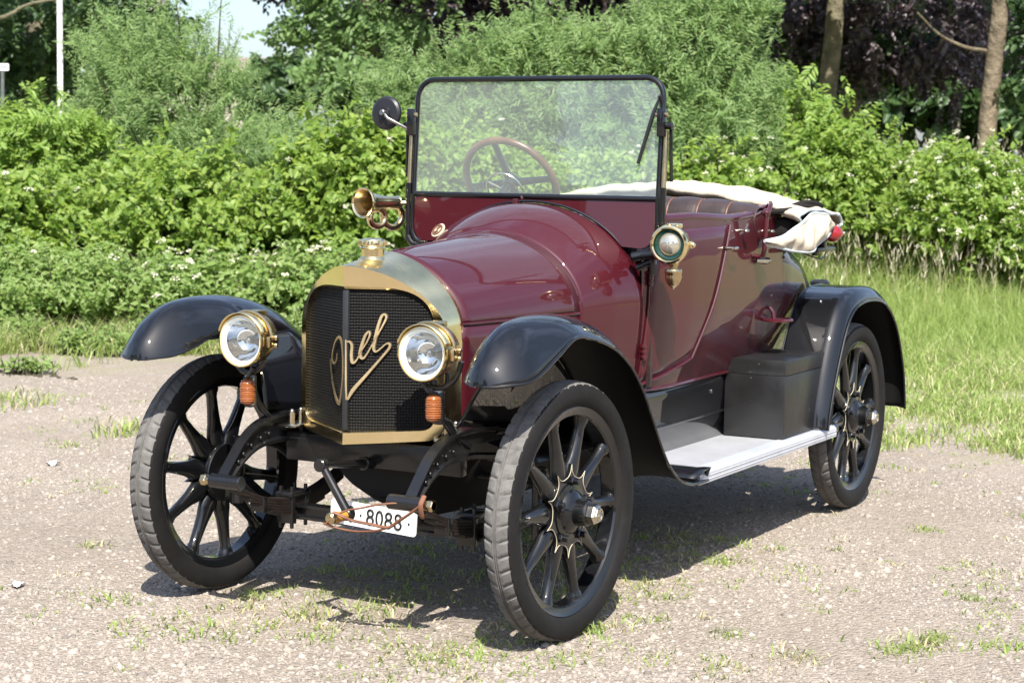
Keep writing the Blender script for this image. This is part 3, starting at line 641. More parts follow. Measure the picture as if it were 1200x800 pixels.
for k, x in (('0', .071), ('.', .104), ('8', .137), ('0', .168), ('8', .199), ('8', .231), ('.', .267)): digit(g, k, x)
g.build('plate_digits', M['ink'], plate)
for y in (-.05, .09): g = Geo(); g.box((.02, y, .27), (.08, y+.02, .31), .003); g.build('plate_bracket', M['chassis'], plate)
# brass fittings beside the radiator foot
for s in (1, -1):
    g = Geo()
    for x in (.03, .075): g.cyl((x, s*.265, .54), (x, s*.265, .575), .009, 8); g.sphere((x, s*.265, .577), .008, n=6)
    g.box((.0, s*.265-.03, .533), (.10, s*.265+.03, .541), .002); g.build('radiator_foot', M['nickel'], car)

# ---------------- cockpit
g = Geo(); a0 = R_(33); wn = np.array((-math.cos(a0), 0, math.sin(a0))); wu = np.array((math.sin(a0), 0, math.cos(a0))); wc = np.array((-1.38, -.345, 1.243)); wr = np.array((0, 1, 0))
def WP(r, t, h=0): return wc+r*(wr*math.cos(t)+wu*math.sin(t))+wn*h
g.tube([WP(.178, t) for t in np.linspace(0, 2*math.pi, 56, endpoint=False)], .0135, 14, closed=True)
sw = g.build('steering_wheel', M['wood'], car)
g = Geo()
for k in range(4):
    t = R_(97+90*k); g.tube([WP(.02, t), WP(.10, t), WP(.172, t)], [.016, .013, .012], 10)
g.lathe([(0, .03), (.018, .028), (.027, .018), (.029, .0), (.026, -.03), (.016, -.035)], wc, wn, 20)
g.tube([wc-wn*.02, wc-wn*.45, wc-wn*.7], .019, 12); g.build('wheel_spokes', M['wheelblack'], sw)
g = Geo(); g.tube([WP(.072, t, -.05) for t in np.linspace(0, 2*math.pi, 36, endpoint=False)], .004, 8, closed=True); g.tube([WP(.07, R_(150), -.05), WP(0, 0, -.05)], .004, 8); g.build('spark_ring', M['nickel'], sw)
# pleated seat back
g = Geo(); rolls = 8; rows = []
ys = np.linspace(-.475, .475, rolls*10+1)
for y in ys:
    ph = (y+.475)/.95*rolls; b = abs(math.sin(ph*math.pi))**.45; e_ = (abs(y)/.475)**3; xo = -1.69-.05*(1-e_); zo = 1.128-.012*e_; row = []
    for t in np.linspace(R_(-70), R_(190), 22):
        rr_ = (.068+.007*b)*(1-.22*e_); row.append((xo-.05+rr_*math.cos(t)*1.15, y, zo+rr_*math.sin(t)))
    row = [(xo-.02+.015*b, y, .72), (xo+.0+.014*b, y, .9)]+row+[(xo-.13, y, 1.0)]
    rows.append(row)
g.grid(rows); seat = g.build('seat_back', M['leather'], car, ang=60)
g = Geo()
for k in range(1, rolls):
    i = k*10; y = ys[i]; g.tube([np.array(p)+np.array((.0, 0, .001)) for p in rows[i][1:20]], .0032, 6)
g.build('seat_seam', M['leather_trim'], seat)
g = Geo(); g.box((-1.62, -.45, .78), (-1.15, .45, .90), .04, seg=4); g.build('seat_cushion', M['leather'], car)
# folded hood
def cv(y):
    s_ = abs(y)/.56; e = y/.56
    sag = .004*math.sin(y*9)+.003*math.sin(y*23+1)
    base = [(-1.90, 1.205), (-1.875, 1.218), (-1.885, 1.230), (-1.95, 1.238), (-2.05, 1.243+sag), (-2.17, 1.236+sag), (-2.27, 1.222), (-2.32, 1.203), (-2.335, 1.178), (-2.31, 1.168)]
    drop = .27*y*y-.004
    return [(x+.01*math.sin(y*14+z*30)-.0*s_, y, z-drop*(1 if x > -2.3 else .9)+.0028*math.sin(y*31+x*40)+.0022*math.sin(y*67-x*25+2*math.sin(y*11))) for x, z in cr(base, 5)]
g = Geo(); g.grid([cv(y) for y in np.linspace(-.57, .57, 70)]); fh = g.build('folded_hood', M['canvas'], car, ang=60); solid(fh, .006, 1)
def flap(s):
    pts = {(0, 0): (-1.93, .575, 1.140), (0, 1): (-2.17, .575, 1.138), (0, 2): (-2.33, .57, 1.135)}
    top = cr([(-1.60, .545, 1.056), (-1.74, .565, 1.072), (-1.86, .575, 1.105), (-1.95, .58, 1.142), (-2.05, .582, 1.146), (-2.14, .58, 1.138), (-2.21, .575, 1.115)], 7)
    bot = cr([(-1.62, .548, 1.044), (-1.74, .575, 1.022), (-1.85, .59, 1.012), (-1.93, .60, 1.012), (-2.00, .60, 1.032), (-2.07, .60, 1.058), (-2.19, .585, 1.075)], 7)
    rows = []
    for i in range(len(top)):
        r_ = []
        for k in np.linspace(0, 1, 12):
            p = top[i]*(1-k)+bot[i]*k; wv = .016*math.sin(k*math.pi)*(1+.5*math.sin(i*.23+k*3))+.005*math.sin(i*.42-k*7)+.005*math.sin(i*.95+k*4)*math.sin(k*math.pi)
            r_.append((p[0], s*(p[1]+wv), p[2]))
        rows.append(r_)
    g = Geo(); g.grid(rows); o = g.build('hood_flap', M['canvas'], car, ang=60); solid(o, .004)
    g = Geo(); g.tube([r[0] for r in rows], .006, 8); g.tube([r[-1] for r in rows], .005, 8); g.build('flap_piping', M['canvas_edge'], o)
    g = Geo(); g.tube(cv(s*.57)[2:], .006, 8); g.build('hood_piping', M['canvas_edge'], fh)
    g = Geo()
    for k in (0, 1, 2): g.tube(cr([(-1.86-.05*k, s*(.40+.02*k), 1.14), (-1.90-.06*k, s*.53, 1.16+.012*k), (-2.2, s*.535, 1.15+.01*k), (-2.28, s*.45, 1.13)], 6), .010, 8)
    g.box((-2.2, min(s*.40, s*.53), 1.06), (-1.9, max(s*.40, s*.53), 1.13), .02); g.build('hood_lining', M['darkcloth'], fh)
both(flap)
# tail lamp on its arm (left side)
g = Geo(); c = np.array((-2.205, .572, 1.070)); ax = nrm((-.72, .69, .0))
g.lathe([(.0, -.03), (.022, -.028), (.024, -.01), (.030, -.004), (.033, .008), (.031, .022), (.024, .036), (.014, .048), (.006, .053)], c, ax, 26); tl = g.build('tail_lamp', M['redlens'], car, ang=40)
g = Geo(); g.lathe([(.007, .05), (.008, .058), (.0, .060)], c, ax, 12); g.build('lamp_tip', M['nickel'], tl)
g = Geo(); g.box((-2.20, .53, 1.01), (-2.17, .565, 1.066), .004); g.box((-2.30, .53, 1.0), (-2.10, .565, 1.018), .004); g.cyl((-2.19, .52, .985), (-2.19, .52, 1.03), .012, 10); g.tube([(-2.18, .52, 1.01), (-2.10, .46, 1.02), (-2.02, .42, 1.05)], .010, 8)
g.tube(cr([(-2.30, .53, 1.005), (-2.22, .54, .975), (-2.14, .52, .985), (-2.08, .48, 1.01)], 6), .003, 6); g.build('tail_bracket', M['chassis'], tl)
g = Geo(); g.lathe([(0, .028), (.028, .026), (.038, .018), (.040, .006), (.034, .0), (.018, -.004), (.018, -.05), (0, -.05)], (-2.60, .40, .845), (0, 0, 1), 26)
g.tube([(-2.60, .40, .82), (-2.58, .33, .80)], .008, 8); g.build('filler_cap', M['black_rubber'], car)

# ---------------- wheels
def make_wheel():
    g = Geo(); prof = [(.288, -.034), (.2925, -.031), (.291, -.026), (.286, -.024), (.284, .024), (.291, .026), (.2925, .031), (.288, .034), (.280, .030), (.266, .026), (.262, .020), (.262, -.020), (.266, -.026), (.280, -.030), (.288, -.034)]
    g.lathe(prof, n=96); wheel = g.build('wheel', M['wheelblack'], car, ang=28)
    # tyre with moulded tread
    half = [(.285, .024), (.292, .0345), (.303, .041), (.318, .0445), (.333, .0435), (.343, .0405), (.3475, .0385), (.3505, .0355), (.3535, .030), (.3575, .020), (.3590, .010), (.3593, .006), (.3560, .0045), (.3560, .0015), (.3590, .0008)]
    prof = [(r, -y) for r, y in half]+[(r, y) for r, y in half[::-1]]
    n = 324; per = 6; rows = []; rad = []
    for r, y in prof:
        row = []
        for i in range(n):
            t = 2*math.pi*i/n+(abs(y) if abs(y) < .036 else .036)*.9*1.0*(1 if abs(y) > .006 else .6); rr_ = r
            if i % per == 0 and .007 < abs(y) < .0385 and r > .345: rr_ = r-.006
            row.append((rr_*math.cos(t), y, rr_*math.sin(t)))
        rows.append(row)
    g = Geo(); g.grid(rows, False, True)
    gm = np.array(g.m)
    for q in range(len(prof)-1):
        if prof[q][0] > .349 and prof[q+1][0] > .349: gm[q*n:(q+1)*n] = 1
    # grooves stay dark: no material copy, only geometry
    g.m = gm.tolist(); tyre = g.build('tyre', [M['rubber'], M['tread']], wheel, ang=40)
    dg = None; g = Geo()
    for word, a0 in (('DUNLOP', 158), ('CORD', 186), ('DUNLOP', 338), ('CORD', 6)):
        for i_, chx in enumerate(word):
            fc = bpy.data.curves.new('letter', 'FONT'); fc.body = chx; fc.size = .026; fc.extrude = .0009; fc.align_x = 'CENTER'; fo = bpy.data.objects.new('letter', fc); COL.objects.link(fo)
            bpy.context.view_layer.update(); me_ = fo.evaluated_get(bpy.context.evaluated_depsgraph_get()).to_mesh(); th = R_(a0+i_*3.6); rad = np.array((math.cos(th), 0, math.sin(th))); tan = np.array((-math.sin(th), 0, math.cos(th)))
            if len(me_.vertices): g.add([rad*(.3255-v_.co.y)+tan*v_.co.x+np.array((0, .0436+v_.co.z-.0022*abs((v_.co.y-.009)/.009), 0)) for v_ in me_.vertices], [tuple(p_.vertices) for p_ in me_.polygons])
            bpy.data.objects.remove(fo); bpy.data.curves.remove(fc)
    g.build('sidewall_lettering', M['rubber'], wheel, smooth=False)
    for k in range(10):
        q = R_(36*k+8); c_, s_ = math.cos(q), math.sin(q); rad_ = np.array((c_, 0, s_)); tan = np.array((-s_, 0, c_)); rows = []
        for r, a, b in ((.06, .0195, .019), (.09, .0290, .0195), (.112, .0335, .0195), (.130, .0300, .0190), (.152, .0235, .0185), (.19, .0188, .0175), (.236, .0165, .0165), (.240, .0185, .0185), (.246, .0185, .0185), (.250, .023, .021), (.264, .027, .023)):
            rows.append([rad_*r+tan*a*math.cos(t)+np.array((0, b*math.sin(t), 0)) for t in np.linspace(0, 2*math.pi, 16, endpoint=False)])
        g = Geo(); g.grid(rows, False, True, True); g.build('spoke', M['wheelblack'], wheel, ang=50)
    # star flange and hub
    def star(sc=1.0, n=16):
        pts = []
        for k in range(10):
            a0 = R_(36*k+8+18)
            for j in range(n):
                u = j/n; v = abs(2*u-1); r = .131-.034*math.sqrt(max(0, 1-v**2.8)); pts.append((r*sc*math.cos(a0+R_(36)*u), r*sc*math.sin(a0+R_(36)*u)))
        return pts
    g = Geo(); g.prism(star(), lambda a, b, h: (a, h, b), .013, .0225)
    g.lathe([(.0, -.035), (.085, -.035), (.088, -.03), (.088, -.02), (.07, -.016), (.07, .0)], n=40)
    g.lathe([(.078, .022), (.078, .026), (.062, .029), (.056, .040), (.044, .046), (.038, .050), (.036, .058), (.036, .082), (.033, .086), (.0, .087)], n=40)
    hub = g.build('hub', M['wheelblack'], wheel, ang=35)
    for k in range(5):
        q = R_(72*k+26); g2 = Geo(); g2.cyl((.084*math.cos(q), .022, .084*math.sin(q)), (.084*math.cos(q), .050, .084*math.sin(q)), .0095, 12); g2.cyl((.084*math.cos(q), .022, .084*math.sin(q)), (.084*math.cos(q), .034, .084*math.sin(q)), .013, 6); g2.build('hub_bolt', M['wheelblack'], wheel)
    g = Geo(); g.tube([(a, .0235, b) for a, b in star(.985)], .0011, 6, closed=True); g.build('pinstripe', M['stripe'], wheel)
    g = Geo(); g.lathe([(.0, .116), (.019, .116), (.021, .113), (.0255, .111), (.029, .105), (.029, .088), (.026, .084), (0, .084)], n=6); g.lathe([(.013, .1155), (.0135, .118), (.0175, .118), (.018, .1155)], n=24); g.tube(cr([(.007, .1165, .006), (0, .1165, .009), (-.007, .1165, .004), (.005, .1165, -.003), (.0, .1165, -.009), (-.007, .1165, -.006)], 5), .0018, 6); g.build('hub_nut', M['nickel'], wheel, ang=20)
    g = Geo(); q = R_(-38); g.cyl((.265*math.cos(q), -.01, .265*math.sin(q)), (.235*math.cos(q), -.014, .235*math.sin(q)), .009, 10); g.build('valve', M['black_rubber'], wheel)
    return wheel
w0 = make_wheel()
def place(o, x, y, rz, spin): o.parent = car; o.location = (x, y, WR); o.rotation_mode = 'ZXY'; o.matrix_local = Matrix.Translation((x, y, WR)) @ Matrix.Rotation(rz, 4, 'Z') @ Matrix.Rotation(spin, 4, 'Y')
for i, (x, y, rz, spin) in enumerate(((0, TR, -.043, .10), (0, -TR, math.pi-.043, .32), (-WB, TR, 0, .2), (-WB, -TR, math.pi, .5))):
    o = w0
    if i:
        o = w0.copy(); COL.objects.link(o)
        for ch in w0.children:
            c_ = ch.copy(); COL.objects.link(c_); c_.parent = o
    place(o, x, y, rz, spin)

# ================================================================ box on the running board (rests on it: a thing of its own)
bx = empty('toolbox', (-1.83, .515, .3625)); tag(bx, 'scuffed black wooden box with a hinged lid standing on the aluminium running board', 'box')
g = Geo(); g.box((-.21, -.113, .001), (.21, .113, .2225), .002); g.build('box_body', M['boxblack'], bx)
g = Geo(); g.box((-.210, -.113, .2240), (.210, .113, .277), .002); g.build('lid', M['boxblack'], bx)
# ================================================================ SURROUNDINGS
FV = np.array((-math.cos(YAW), -math.sin(YAW), 0.)); RV = np.array((FV[1], -FV[0], 0.)); C0 = np.array(CAM)
FW, RT, UP = np.array(fw), np.array(rt2), np.array(up2)
def at(u, v, d):       # the place d metres ahead seen at pixel (u, v) of the 1200 x 800 photograph
    q = FW+RT*(u-600)/FPX-UP*(v-400)/FPX; return C0+q*(d/float(np.dot(q, FV)))
def gp(d, l): return C0*np.array((1, 1, 0))+FV*d+RV*l
def mesh_np(name, V, F, mats, parent=None, mi=None, smooth=False):
    V = np.asarray(V, np.float32); F = np.asarray(F, np.int32); k = F.shape[1]
    me = bpy.data.meshes.new(name); me.vertices.add(len(V)); me.vertices.foreach_set('co', V.ravel()); me.loops.add(F.size); me.loops.foreach_set('vertex_index', F.ravel())
    me.polygons.add(len(F)); me.polygons.foreach_set('loop_start', np.arange(0, F.size, k, dtype=np.int32)); me.polygons.foreach_set('loop_total', np.full(len(F), k, np.int32))
    for q in (mats if isinstance(mats, (list, tuple)) else [mats]): me.materials.append(q)
    if mi is not None: me.polygons.foreach_set('material_index', np.asarray(mi, np.int32))
    if smooth: me.polygons.foreach_set('use_smooth', np.ones(len(F), bool))
    me.update(calc_edges=True); o = bpy.data.objects.new(name, me); COL.objects.link(o)
    if parent is not None: o.parent = parent
    return o
def unit(a): return a/(np.linalg.norm(a, axis=-1, keepdims=True)+1e-9)
# ---- materials
def leafmat(name, c1, c2, c3, tr=.38, rough=.42, spec=.35):
    a = N(name); g_ = a.n('NewGeometry'); col = a.ramp(g_.outputs['Random Per Island'], (.0, c1), (.5, c2), (1., c3))
    a.set(Roughness=rough); a.p.inputs['Specular IOR Level'].default_value = spec; a.l(col, a.p.inputs['Base Color'])
    t = a.n('BsdfTranslucent'); hs = a.n('HueSaturation'); hs.inputs['Value'].default_value = 1.5; hs.inputs['Hue'].default_value = .485; a.l(col, hs.inputs['Color']); a.l(hs.outputs[0], t.inputs[0])
    m = a.n('MixShader'); m.inputs[0].default_value = tr; a.l(a.p.outputs[0], m.inputs[1]); a.l(t.outputs[0], m.inputs[2]); a.l(m.outputs[0], a.out.inputs[0]); return a.m
M['dogwood'] = leafmat('dogwood_leaf', (.10, .18, .022), (.185, .29, .045), (.275, .365, .085), .52, .5, .5)
M['willow'] = leafmat('willow_leaf', (.125, .215, .065), (.19, .295, .10), (.27, .365, .145), .52, .5, .5)
M['elder'] = leafmat('elder_leaf', (.14, .245, .038), (.205, .32, .06), (.27, .38, .085), .52, .5, .5)
M['nettle'] = leafmat('weed_leaf', (.14, .235, .05), (.20, .30, .078), (.275, .355, .125), .52, .5, .5)
M['oak'] = leafmat('tree_leaf', (.03, .065, .022), (.05, .095, .03), (.07, .125, .04), .3)
M['copper'] = leafmat('copper_beech_leaf', (.040, .026, .032), (.07, .050, .058), (.12, .10, .105), .2, .4, .5)
M['limegreen'] = leafmat('tree_leaf_mid', (.09, .16, .05), (.125, .205, .065), (.16, .25, .085), .4)
M['blossom'] = leafmat('white_blossom', (.50, .50, .34), (.62, .61, .46), (.72, .71, .58), .25)
M['grassm'] = leafmat('grass_blade', (.185, .275, .06), (.255, .345, .09), (.335, .385, .145), .48)
M['seed'] = leafmat('grass_seed_head', (.36, .32, .22), (.46, .42, .29), (.54, .51, .36), .25)
M['straw'] = leafmat('dry_grass', (.34, .30, .17), (.44, .38, .24), (.30, .31, .13), .2)
M['stem'] = plain('bush_stem', (.055, .048, .028), .85)
M['bark'] = plain('sunlit_bark', (.175, .14, .095), .9, .2, .5, 5, 1., 9, bdist=.06)
M['bark_grey'] = plain('grey_green_bark', (.17, .15, .10), .9, .2, .5, 5, 1., 9, bdist=.06)

# ---- ground
a = N('gravel_ground'); geo = a.n('NewGeometry'); P = geo.outputs['Position']
n1 = a.noise(.9, 6, .6, P); n2 = a.noise(45, 5, .7, P); n3 = a.noise(3.2, 5, .65, P)
vor = a.n('TexVoronoi'); vor.inputs['Scale'].default_value = 85; a.l(P, vor.inputs['Vector']); vor2 = a.n('TexVoronoi'); vor2.inputs['Scale'].default_value = 170; a.l(P, vor2.inputs['Vector'])
hsv = a.n('SeparateColor'); a.l(vor.outputs['Color'], hsv.inputs[0])
stone = a.ramp(hsv.outputs[0], (.0, (.18, .156, .132)), (.35, (.26, .225, .19)), (.7, (.32, .28, .238)), (1., (.38, .335, .29)))
earth = a.ramp(n2, (.3, (.195, .162, .13)), (.7, (.325, .278, .23)))
mx = a.n('MixRGB'); a.l(a.ramp(n3, (.38, .25), (.62, .75)), mx.inputs[0]); a.l(stone, mx.inputs[1]); a.l(earth, mx.inputs[2])
big = a.n('MixRGB'); big.blend_type = 'MULTIPLY'; big.inputs[0].default_value = .6; a.l(mx.outputs[0], big.inputs[1]); a.l(a.ramp(n1, (.3, (.76, .74, .71)), (.7, (1.15, 1.13, 1.10))), big.inputs[2])
# grass turf where the lot ends (forward distance from the view point, world space)
dn = a.n('VectorMath', operation='DOT_PRODUCT'); dn.inputs[1].default_value = tuple(FV); a.l(P, dn.inputs[0])
ln = a.n('VectorMath', operation='DOT_PRODUCT'); ln.inputs[1].default_value = tuple(RV); a.l(P, ln.inputs[0])
def mth(op, x, y=0., z=None):
    m = a.n('Math', operation=op)
    for i, q in enumerate((x, y)):
        if hasattr(q, 'links'): a.l(q, m.inputs[i])
        else: m.inputs[i].default_value = q
    return m.outputs[0]
dC, lC = float(np.dot(C0, FV)), float(np.dot(C0, RV))
d_ = mth('SUBTRACT', dn.outputs['Value'], dC); l_ = mth('SUBTRACT', ln.outputs['Value'], lC)
edge = mth('ADD', mth('SUBTRACT', d_, 12.9), mth('MULTIPLY', mth('MAXIMUM', mth('MINIMUM', mth('ADD', l_, .6), 3.2), 0.), 1.05))
edge = mth('ADD', edge, mth('MULTIPLY', mth('MAXIMUM', mth('SUBTRACT', mth('MULTIPLY', l_, -1.), 1.6), 0.), .35))
edge = mth('ADD', edge, mth('MULTIPLY', mth('SUBTRACT', n1, .5), 7.0)); edge = mth('ADD', edge, mth('MULTIPLY', mth('SUBTRACT', n3, .5), 5.0))
gm_ = a.ramp(mth('ADD', mth('MULTIPLY', edge, .25), .5), (.25, 0.), (.75, 1.))
turf = a.ramp(n2, (.3, (.16, .18, .075)), (.7, (.32, .31, .17)))
fin = a.n('MixRGB'); a.l(gm_, fin.inputs[0]); a.l(big.outputs[0], fin.inputs[1]); a.l(turf, fin.inputs[2]); a.l(fin.outputs[0], a.p.inputs['Base Color'])
a.set(Roughness=.95); a.p.inputs['Specular IOR Level'].default_value = .15
hh = mth('ADD', mth('MULTIPLY', vor.outputs['Distance'], -1.), mth('ADD', mth('MULTIPLY', vor2.outputs['Distance'], -.5), mth('MULTIPLY', n2, .6)))
a.bump(hh, .8, .011); M['ground'] = a.m
g = Geo(); g.add([(-400, -400, 0), (400, -400, 0), (400, 400, 0), (-400, 400, 0)], [(0, 1, 2, 3)]); tag(g.build('ground', M['ground'], smooth=False), kind='structure')

# loose stones lying on the lot: too many to count
def pebbles():
    a_ = N('pebble_stone'); g_ = a_.n('NewGeometry'); a_.l(a_.ramp(g_.outputs['Random Per Island'], (.0, (.13, .112, .095)), (.3, (.225, .195, .166)), (.8, (.295, .255, .215)), (.985, (.335, .293, .248)), (1., (.43, .39, .34))), a_.p.inputs['Base Color']); a_.set(Roughness=.9)
    V = []; F = []
    n = 115000; u = rng.random(n); d = 3.7+7.5*u**1.35; l = (rng.random(n)-.5)*d*.62; sz = np.clip(rng.lognormal(-5.2, .50, n), .002, .022)*.9
    cl = np.sin(d*3.1+l*1.7)+np.sin(l*4.3-d*1.2)+rng.normal(0, .9, n); k = cl > -.75; d, l, sz = d[k], l[k], sz[k]; n = len(d)
    base = np.array([(1, 0, 0), (0, 1, 0), (-1, 0, 0), (0, -1, 0), (0, 0, .75), (.6, .6, .35), (-.6, .6, .35), (-.6, -.6, .35), (.6, -.6, .35)], float)
    tri = np.array([(0, 1, 5), (1, 2, 6), (2, 3, 7), (3, 0, 8), (5, 1, 6), (6, 2, 7), (7, 3, 8), (8, 0, 5), (4, 5, 6), (4, 6, 7), (4, 7, 8), (4, 8, 5)])
    v = base[None]*(1+rng.normal(0, .16, (n, 9, 3))); v *= np.stack([np.ones(n), .6+.4*rng.random(n), .6+.5*rng.random(n)], 1)[:, None, :]
    th = rng.random(n)*6.28; c, s_ = np.cos(th), np.sin(th); x = v[:, :, 0]*c[:, None]-v[:, :, 1]*s_[:, None]; y = v[:, :, 0]*s_[:, None]+v[:, :, 1]*c[:, None]; v = np.stack([x, y, v[:, :, 2]], 2)*sz[:, None, None]
    pos = C0*np.array((1, 1, 0))+FV[None]*d[:, None]+RV[None]*l[:, None]; v += pos[:, None, :]; v[:, :, 2] -= (sz*.18)[:, None]
    f = tri[None]+(np.arange(n)*9)[:, None, None]; tag(mesh_np('gravel', v.reshape(-1, 3), f.reshape(-1, 3), a_.m), kind='stuff')
pebbles()

# ---- blades of grass
def blades(name, base, h, wd, lean, mat, kind='stuff', mi_seed=None):
    n = len(base); th = rng.random(n)*6.283; la = rng.random(n)*6.283; dirw = np.stack([np.cos(th), np.sin(th), 0*th], 1); ld = np.stack([np.cos(la), np.sin(la), 0*la], 1)*(lean*h)[:, None]
    up_ = np.array((0, 0, 1.)); p0 = base; p1 = base+up_*(h*.55)[:, None]+ld*.3; p2 = base+up_*(h*(1-.25*np.minimum(1, lean)))[:, None]+ld; w_ = dirw*(wd/2)[:, None]
    V = np.stack([p0-w_, p0+w_, p1+w_*.8, p1-w_*.8, p2+w_*.12, p2-w_*.12], 1); F = np.array([(0, 1, 2, 3), (3, 2, 4, 5)])[None]+(np.arange(n)*6)[:, None, None]
    return V.reshape(-1, 3), F.reshape(-1, 4), p2
def scatter(n, fn):
    u = rng.random((n, 3)); pts = [fn(*q) for q in u]; return pts
def patch_noise(x, y, s=1.0, ph=0): return np.sin(x*1.7*s+ph)+np.sin(y*2.3*s+1.3*ph)+np.sin((x+y)*1.1*s+2+ph)+.8*np.sin((x-1.7*y)*2.9*s)
def grass():
    VV = []; FF = []; MI = []; k0 = 0
    def put(V, F, m):
        nonlocal k0
        VV.append(V); FF.append(F+k0); MI.append(np.full(len(F), m)); k0 += len(V)
    # tall meadow to the right and behind the car
    n = 100000; d = 10.0+13*rng.random(n)**1.15; l = -.5+d*.5*rng.random(n)*.72+.0; t = np.clip((d-11.6)/7.5, 0, 1); keep = (l > -.2+ (12.8-d)*.9) & (rng.random(n) < .35+.65*t); d, l, t = d[keep], l[keep], t[keep]
    base = C0*np.array((1, 1, 0))+FV[None]*d[:, None]+RV[None]*l[:, None]; n = len(d); h = (.035+.52*t+.35*np.clip((d-17)/4, 0, 1))*(.5+.85*rng.random(n))
    V, F, tip = blades('g', base, h, .004+.006*rng.random(n), .15+.6*rng.random(n), None); put(V, F, 0)
    k = (rng.random(n) < .07*t) & (h > .3); b = base[k]; hh_ = h[k]*(1.2+.35*rng.random(k.sum()))+.12+.12*rng.random(k.sum()); V, F, tip = blades('g', b, hh_, np.full(k.sum(), .004), .1+.15*rng.random(k.sum()), None); put(V, F, 2)
    for q in range(4):
        e = tip+rng.normal(0, .016, tip.shape); e[:, 2] -= .05*q; V, F, _ = blades('g', e-np.array((0, 0, .05)), (.03+.06*rng.random(len(e))), np.full(len(e), .0075), .45*np.ones(len(e)), None); put(V, F, 1)
    # ragged turf across the middle distance
    n = 170000; d = 8.0+7*rng.random(n); l = (rng.random(n)-.48)*d*.62; pn = patch_noise(d*.9, l*1.1, 1.0)+1.4*patch_noise(d*2.9, l*3.1, 1.0, 2)*.45
    e = d-12.9+np.clip(l+.6, 0, 3.2)*1.15+np.maximum(0, -l-1.9)*1.25; keep = (pn*np.where(l < -1.2, .9, 1.0)+e*np.where(l < -1.2, 1.1, .75)+rng.normal(0, np.where(l < -1.2, .5, 1.0), n) > np.where(l < -1.2, .35, 1.1)); d, l = d[keep], l[keep]; n = len(d)
    base = C0*np.array((1, 1, 0))+FV[None]*d[:, None]+RV[None]*l[:, None]; tall = (l < -1.5)*.12*np.clip((d-11)/2, .2, 1); h = (.025+.05*rng.random(n)+tall*rng.random(n))*(1+.6*(d > 11)); dry = rng.random(n) < np.where(l < -1, .28, .2)
    for m, kk in ((0, ~dry), (2, dry)):
        V, F, _ = blades('g', base[kk], h[kk], .005+.006*rng.random(kk.sum()), .3+.8*rng.random(kk.sum()), None); put(V, F, m)
    tag(mesh_np('grass', np.concatenate(VV), np.concatenate(FF), [M['grassm'], M['seed'], M['straw']], mi=np.concatenate(MI)), kind='stuff')
    # little weeds growing through the gravel
    VV, FF, MI, k0 = [], [], [], 0
    C = []
    for _ in range(620):
        d = 3.9+6.8*rng.random()**.7; l = (rng.random()**.8-.47)*d*.60; p = gp(d, l); s_ = .25+.9*rng.random()**2
        if patch_noise(p[0]*2.2, p[1]*2.2) < .4 and rng.random() < .8: continue
        C.append((p, .02+.09*rng.random()**2, s_*.35))
    for _ in range(200):      # greener under and beside the car
        p = np.array((-1.6+2.1*rng.random(), -.45+1.2*rng.random()**1.2, 0)); C.append((p, .03+.05*rng.random(), .12+.25*rng.random()))
    for u, v, r_, s_ in ((250, 750, .05, .7), (362, 722, .05, 1.2), (130, 706, .07, .5), (640, 738, .03, 1.2), (690, 742, .035, 1.2), (600, 752, .06, .6), (560, 770, .09, .5), (500, 780, .07, .5), (650, 775, .08, .5), (855, 745, .035, 1.), (935, 770, .05, .7), (1170, 675, .07, .5), (1085, 755, .06, 1.), (1062, 765, .07, .8), (1170, 760, .06, 1.), (850, 788, .07, .6), (1085, 622, .05, .6), (75, 522, .06, .6), (110, 640, .04, .6), (845, 660, .035, .7), (1060, 760, .05, 1.), (1095, 750, .04, 1.1), (1130, 700, .04, .5), (300, 700, .05, .5), (440, 715, .05, .8), (430, 792, .09, .4), (760, 770, .08, .4), (720, 735, .04, .6)):
        q = FW+RT*(u-600)/FPX-UP*(v-400)/FPX; p = C0+q*(-C0[2]/q[2]); C += [(p, r_*1.3, s_*.6)]*2
    for p, r_, s_ in C:
        n = int(5+r_*420*(.4+s_)); b = p+np.stack([rng.normal(0, r_*.6, n), rng.normal(0, r_*.6, n), np.zeros(n)], 1); b[:, 2] = 0
        V, F, _ = blades('g', b, (.008+.032*rng.random(n)**1.5)*(.5+s_), .0025+.005*rng.random(n), .4+1.3*rng.random(n), None); put(V, F, 0 if rng.random() < .72 else 2)
    tag(mesh_np('weeds', np.concatenate(VV), np.concatenate(FF), [M['grassm'], M['seed'], M['straw']], mi=np.concatenate(MI)), kind='stuff')
grass()

# ---- leaves on twigs
def leafmesh(pos, axis, nor, L, W, fold=.25):
    n = len(pos); axis = unit(axis); nor = nor-axis*(nor*axis).sum(1, keepdims=True); nor = unit(nor); sd = np.cross(axis, nor)
    L = np.broadcast_to(L, (n,))[:, None]; W = np.broadcast_to(W, (n,))[:, None]; up_ = nor*W*fold
    b = pos; t = pos+axis*L-nor*L*.14; l1 = pos+axis*L*.30+sd*W*.5+up_; l2 = pos+axis*L*.68+sd*W*.40+up_*.7-nor*L*.04; r1 = pos+axis*L*.30-sd*W*.5+up_; r2 = pos+axis*L*.68-sd*W*.40+up_*.7-nor*L*.04
    V = np.stack([b, l1, l2, t, r2, r1], 1).reshape(-1, 3); F = (np.array([(0, 3, 2, 1), (0, 5, 4, 3)])[None]+(np.arange(n)*6)[:, None, None]).reshape(-1, 4); return V, F
KIND = {   # leaf length, width, leaves per twig, twig length, droop, upright
    'dogwood': (.085, .050, 16, .36, .55, .35), 'willow': (.075, .014, 30, .50, .35, .8), 'elder': (.085, .030, 26, .42, .5, .25), 'nettle': (.060, .030, 16, .30, .35, .9), 'tree': (.10, .06, 16, .6, .5, .1), 'beech': (.09, .055, 18, .7, .9, -.25)}
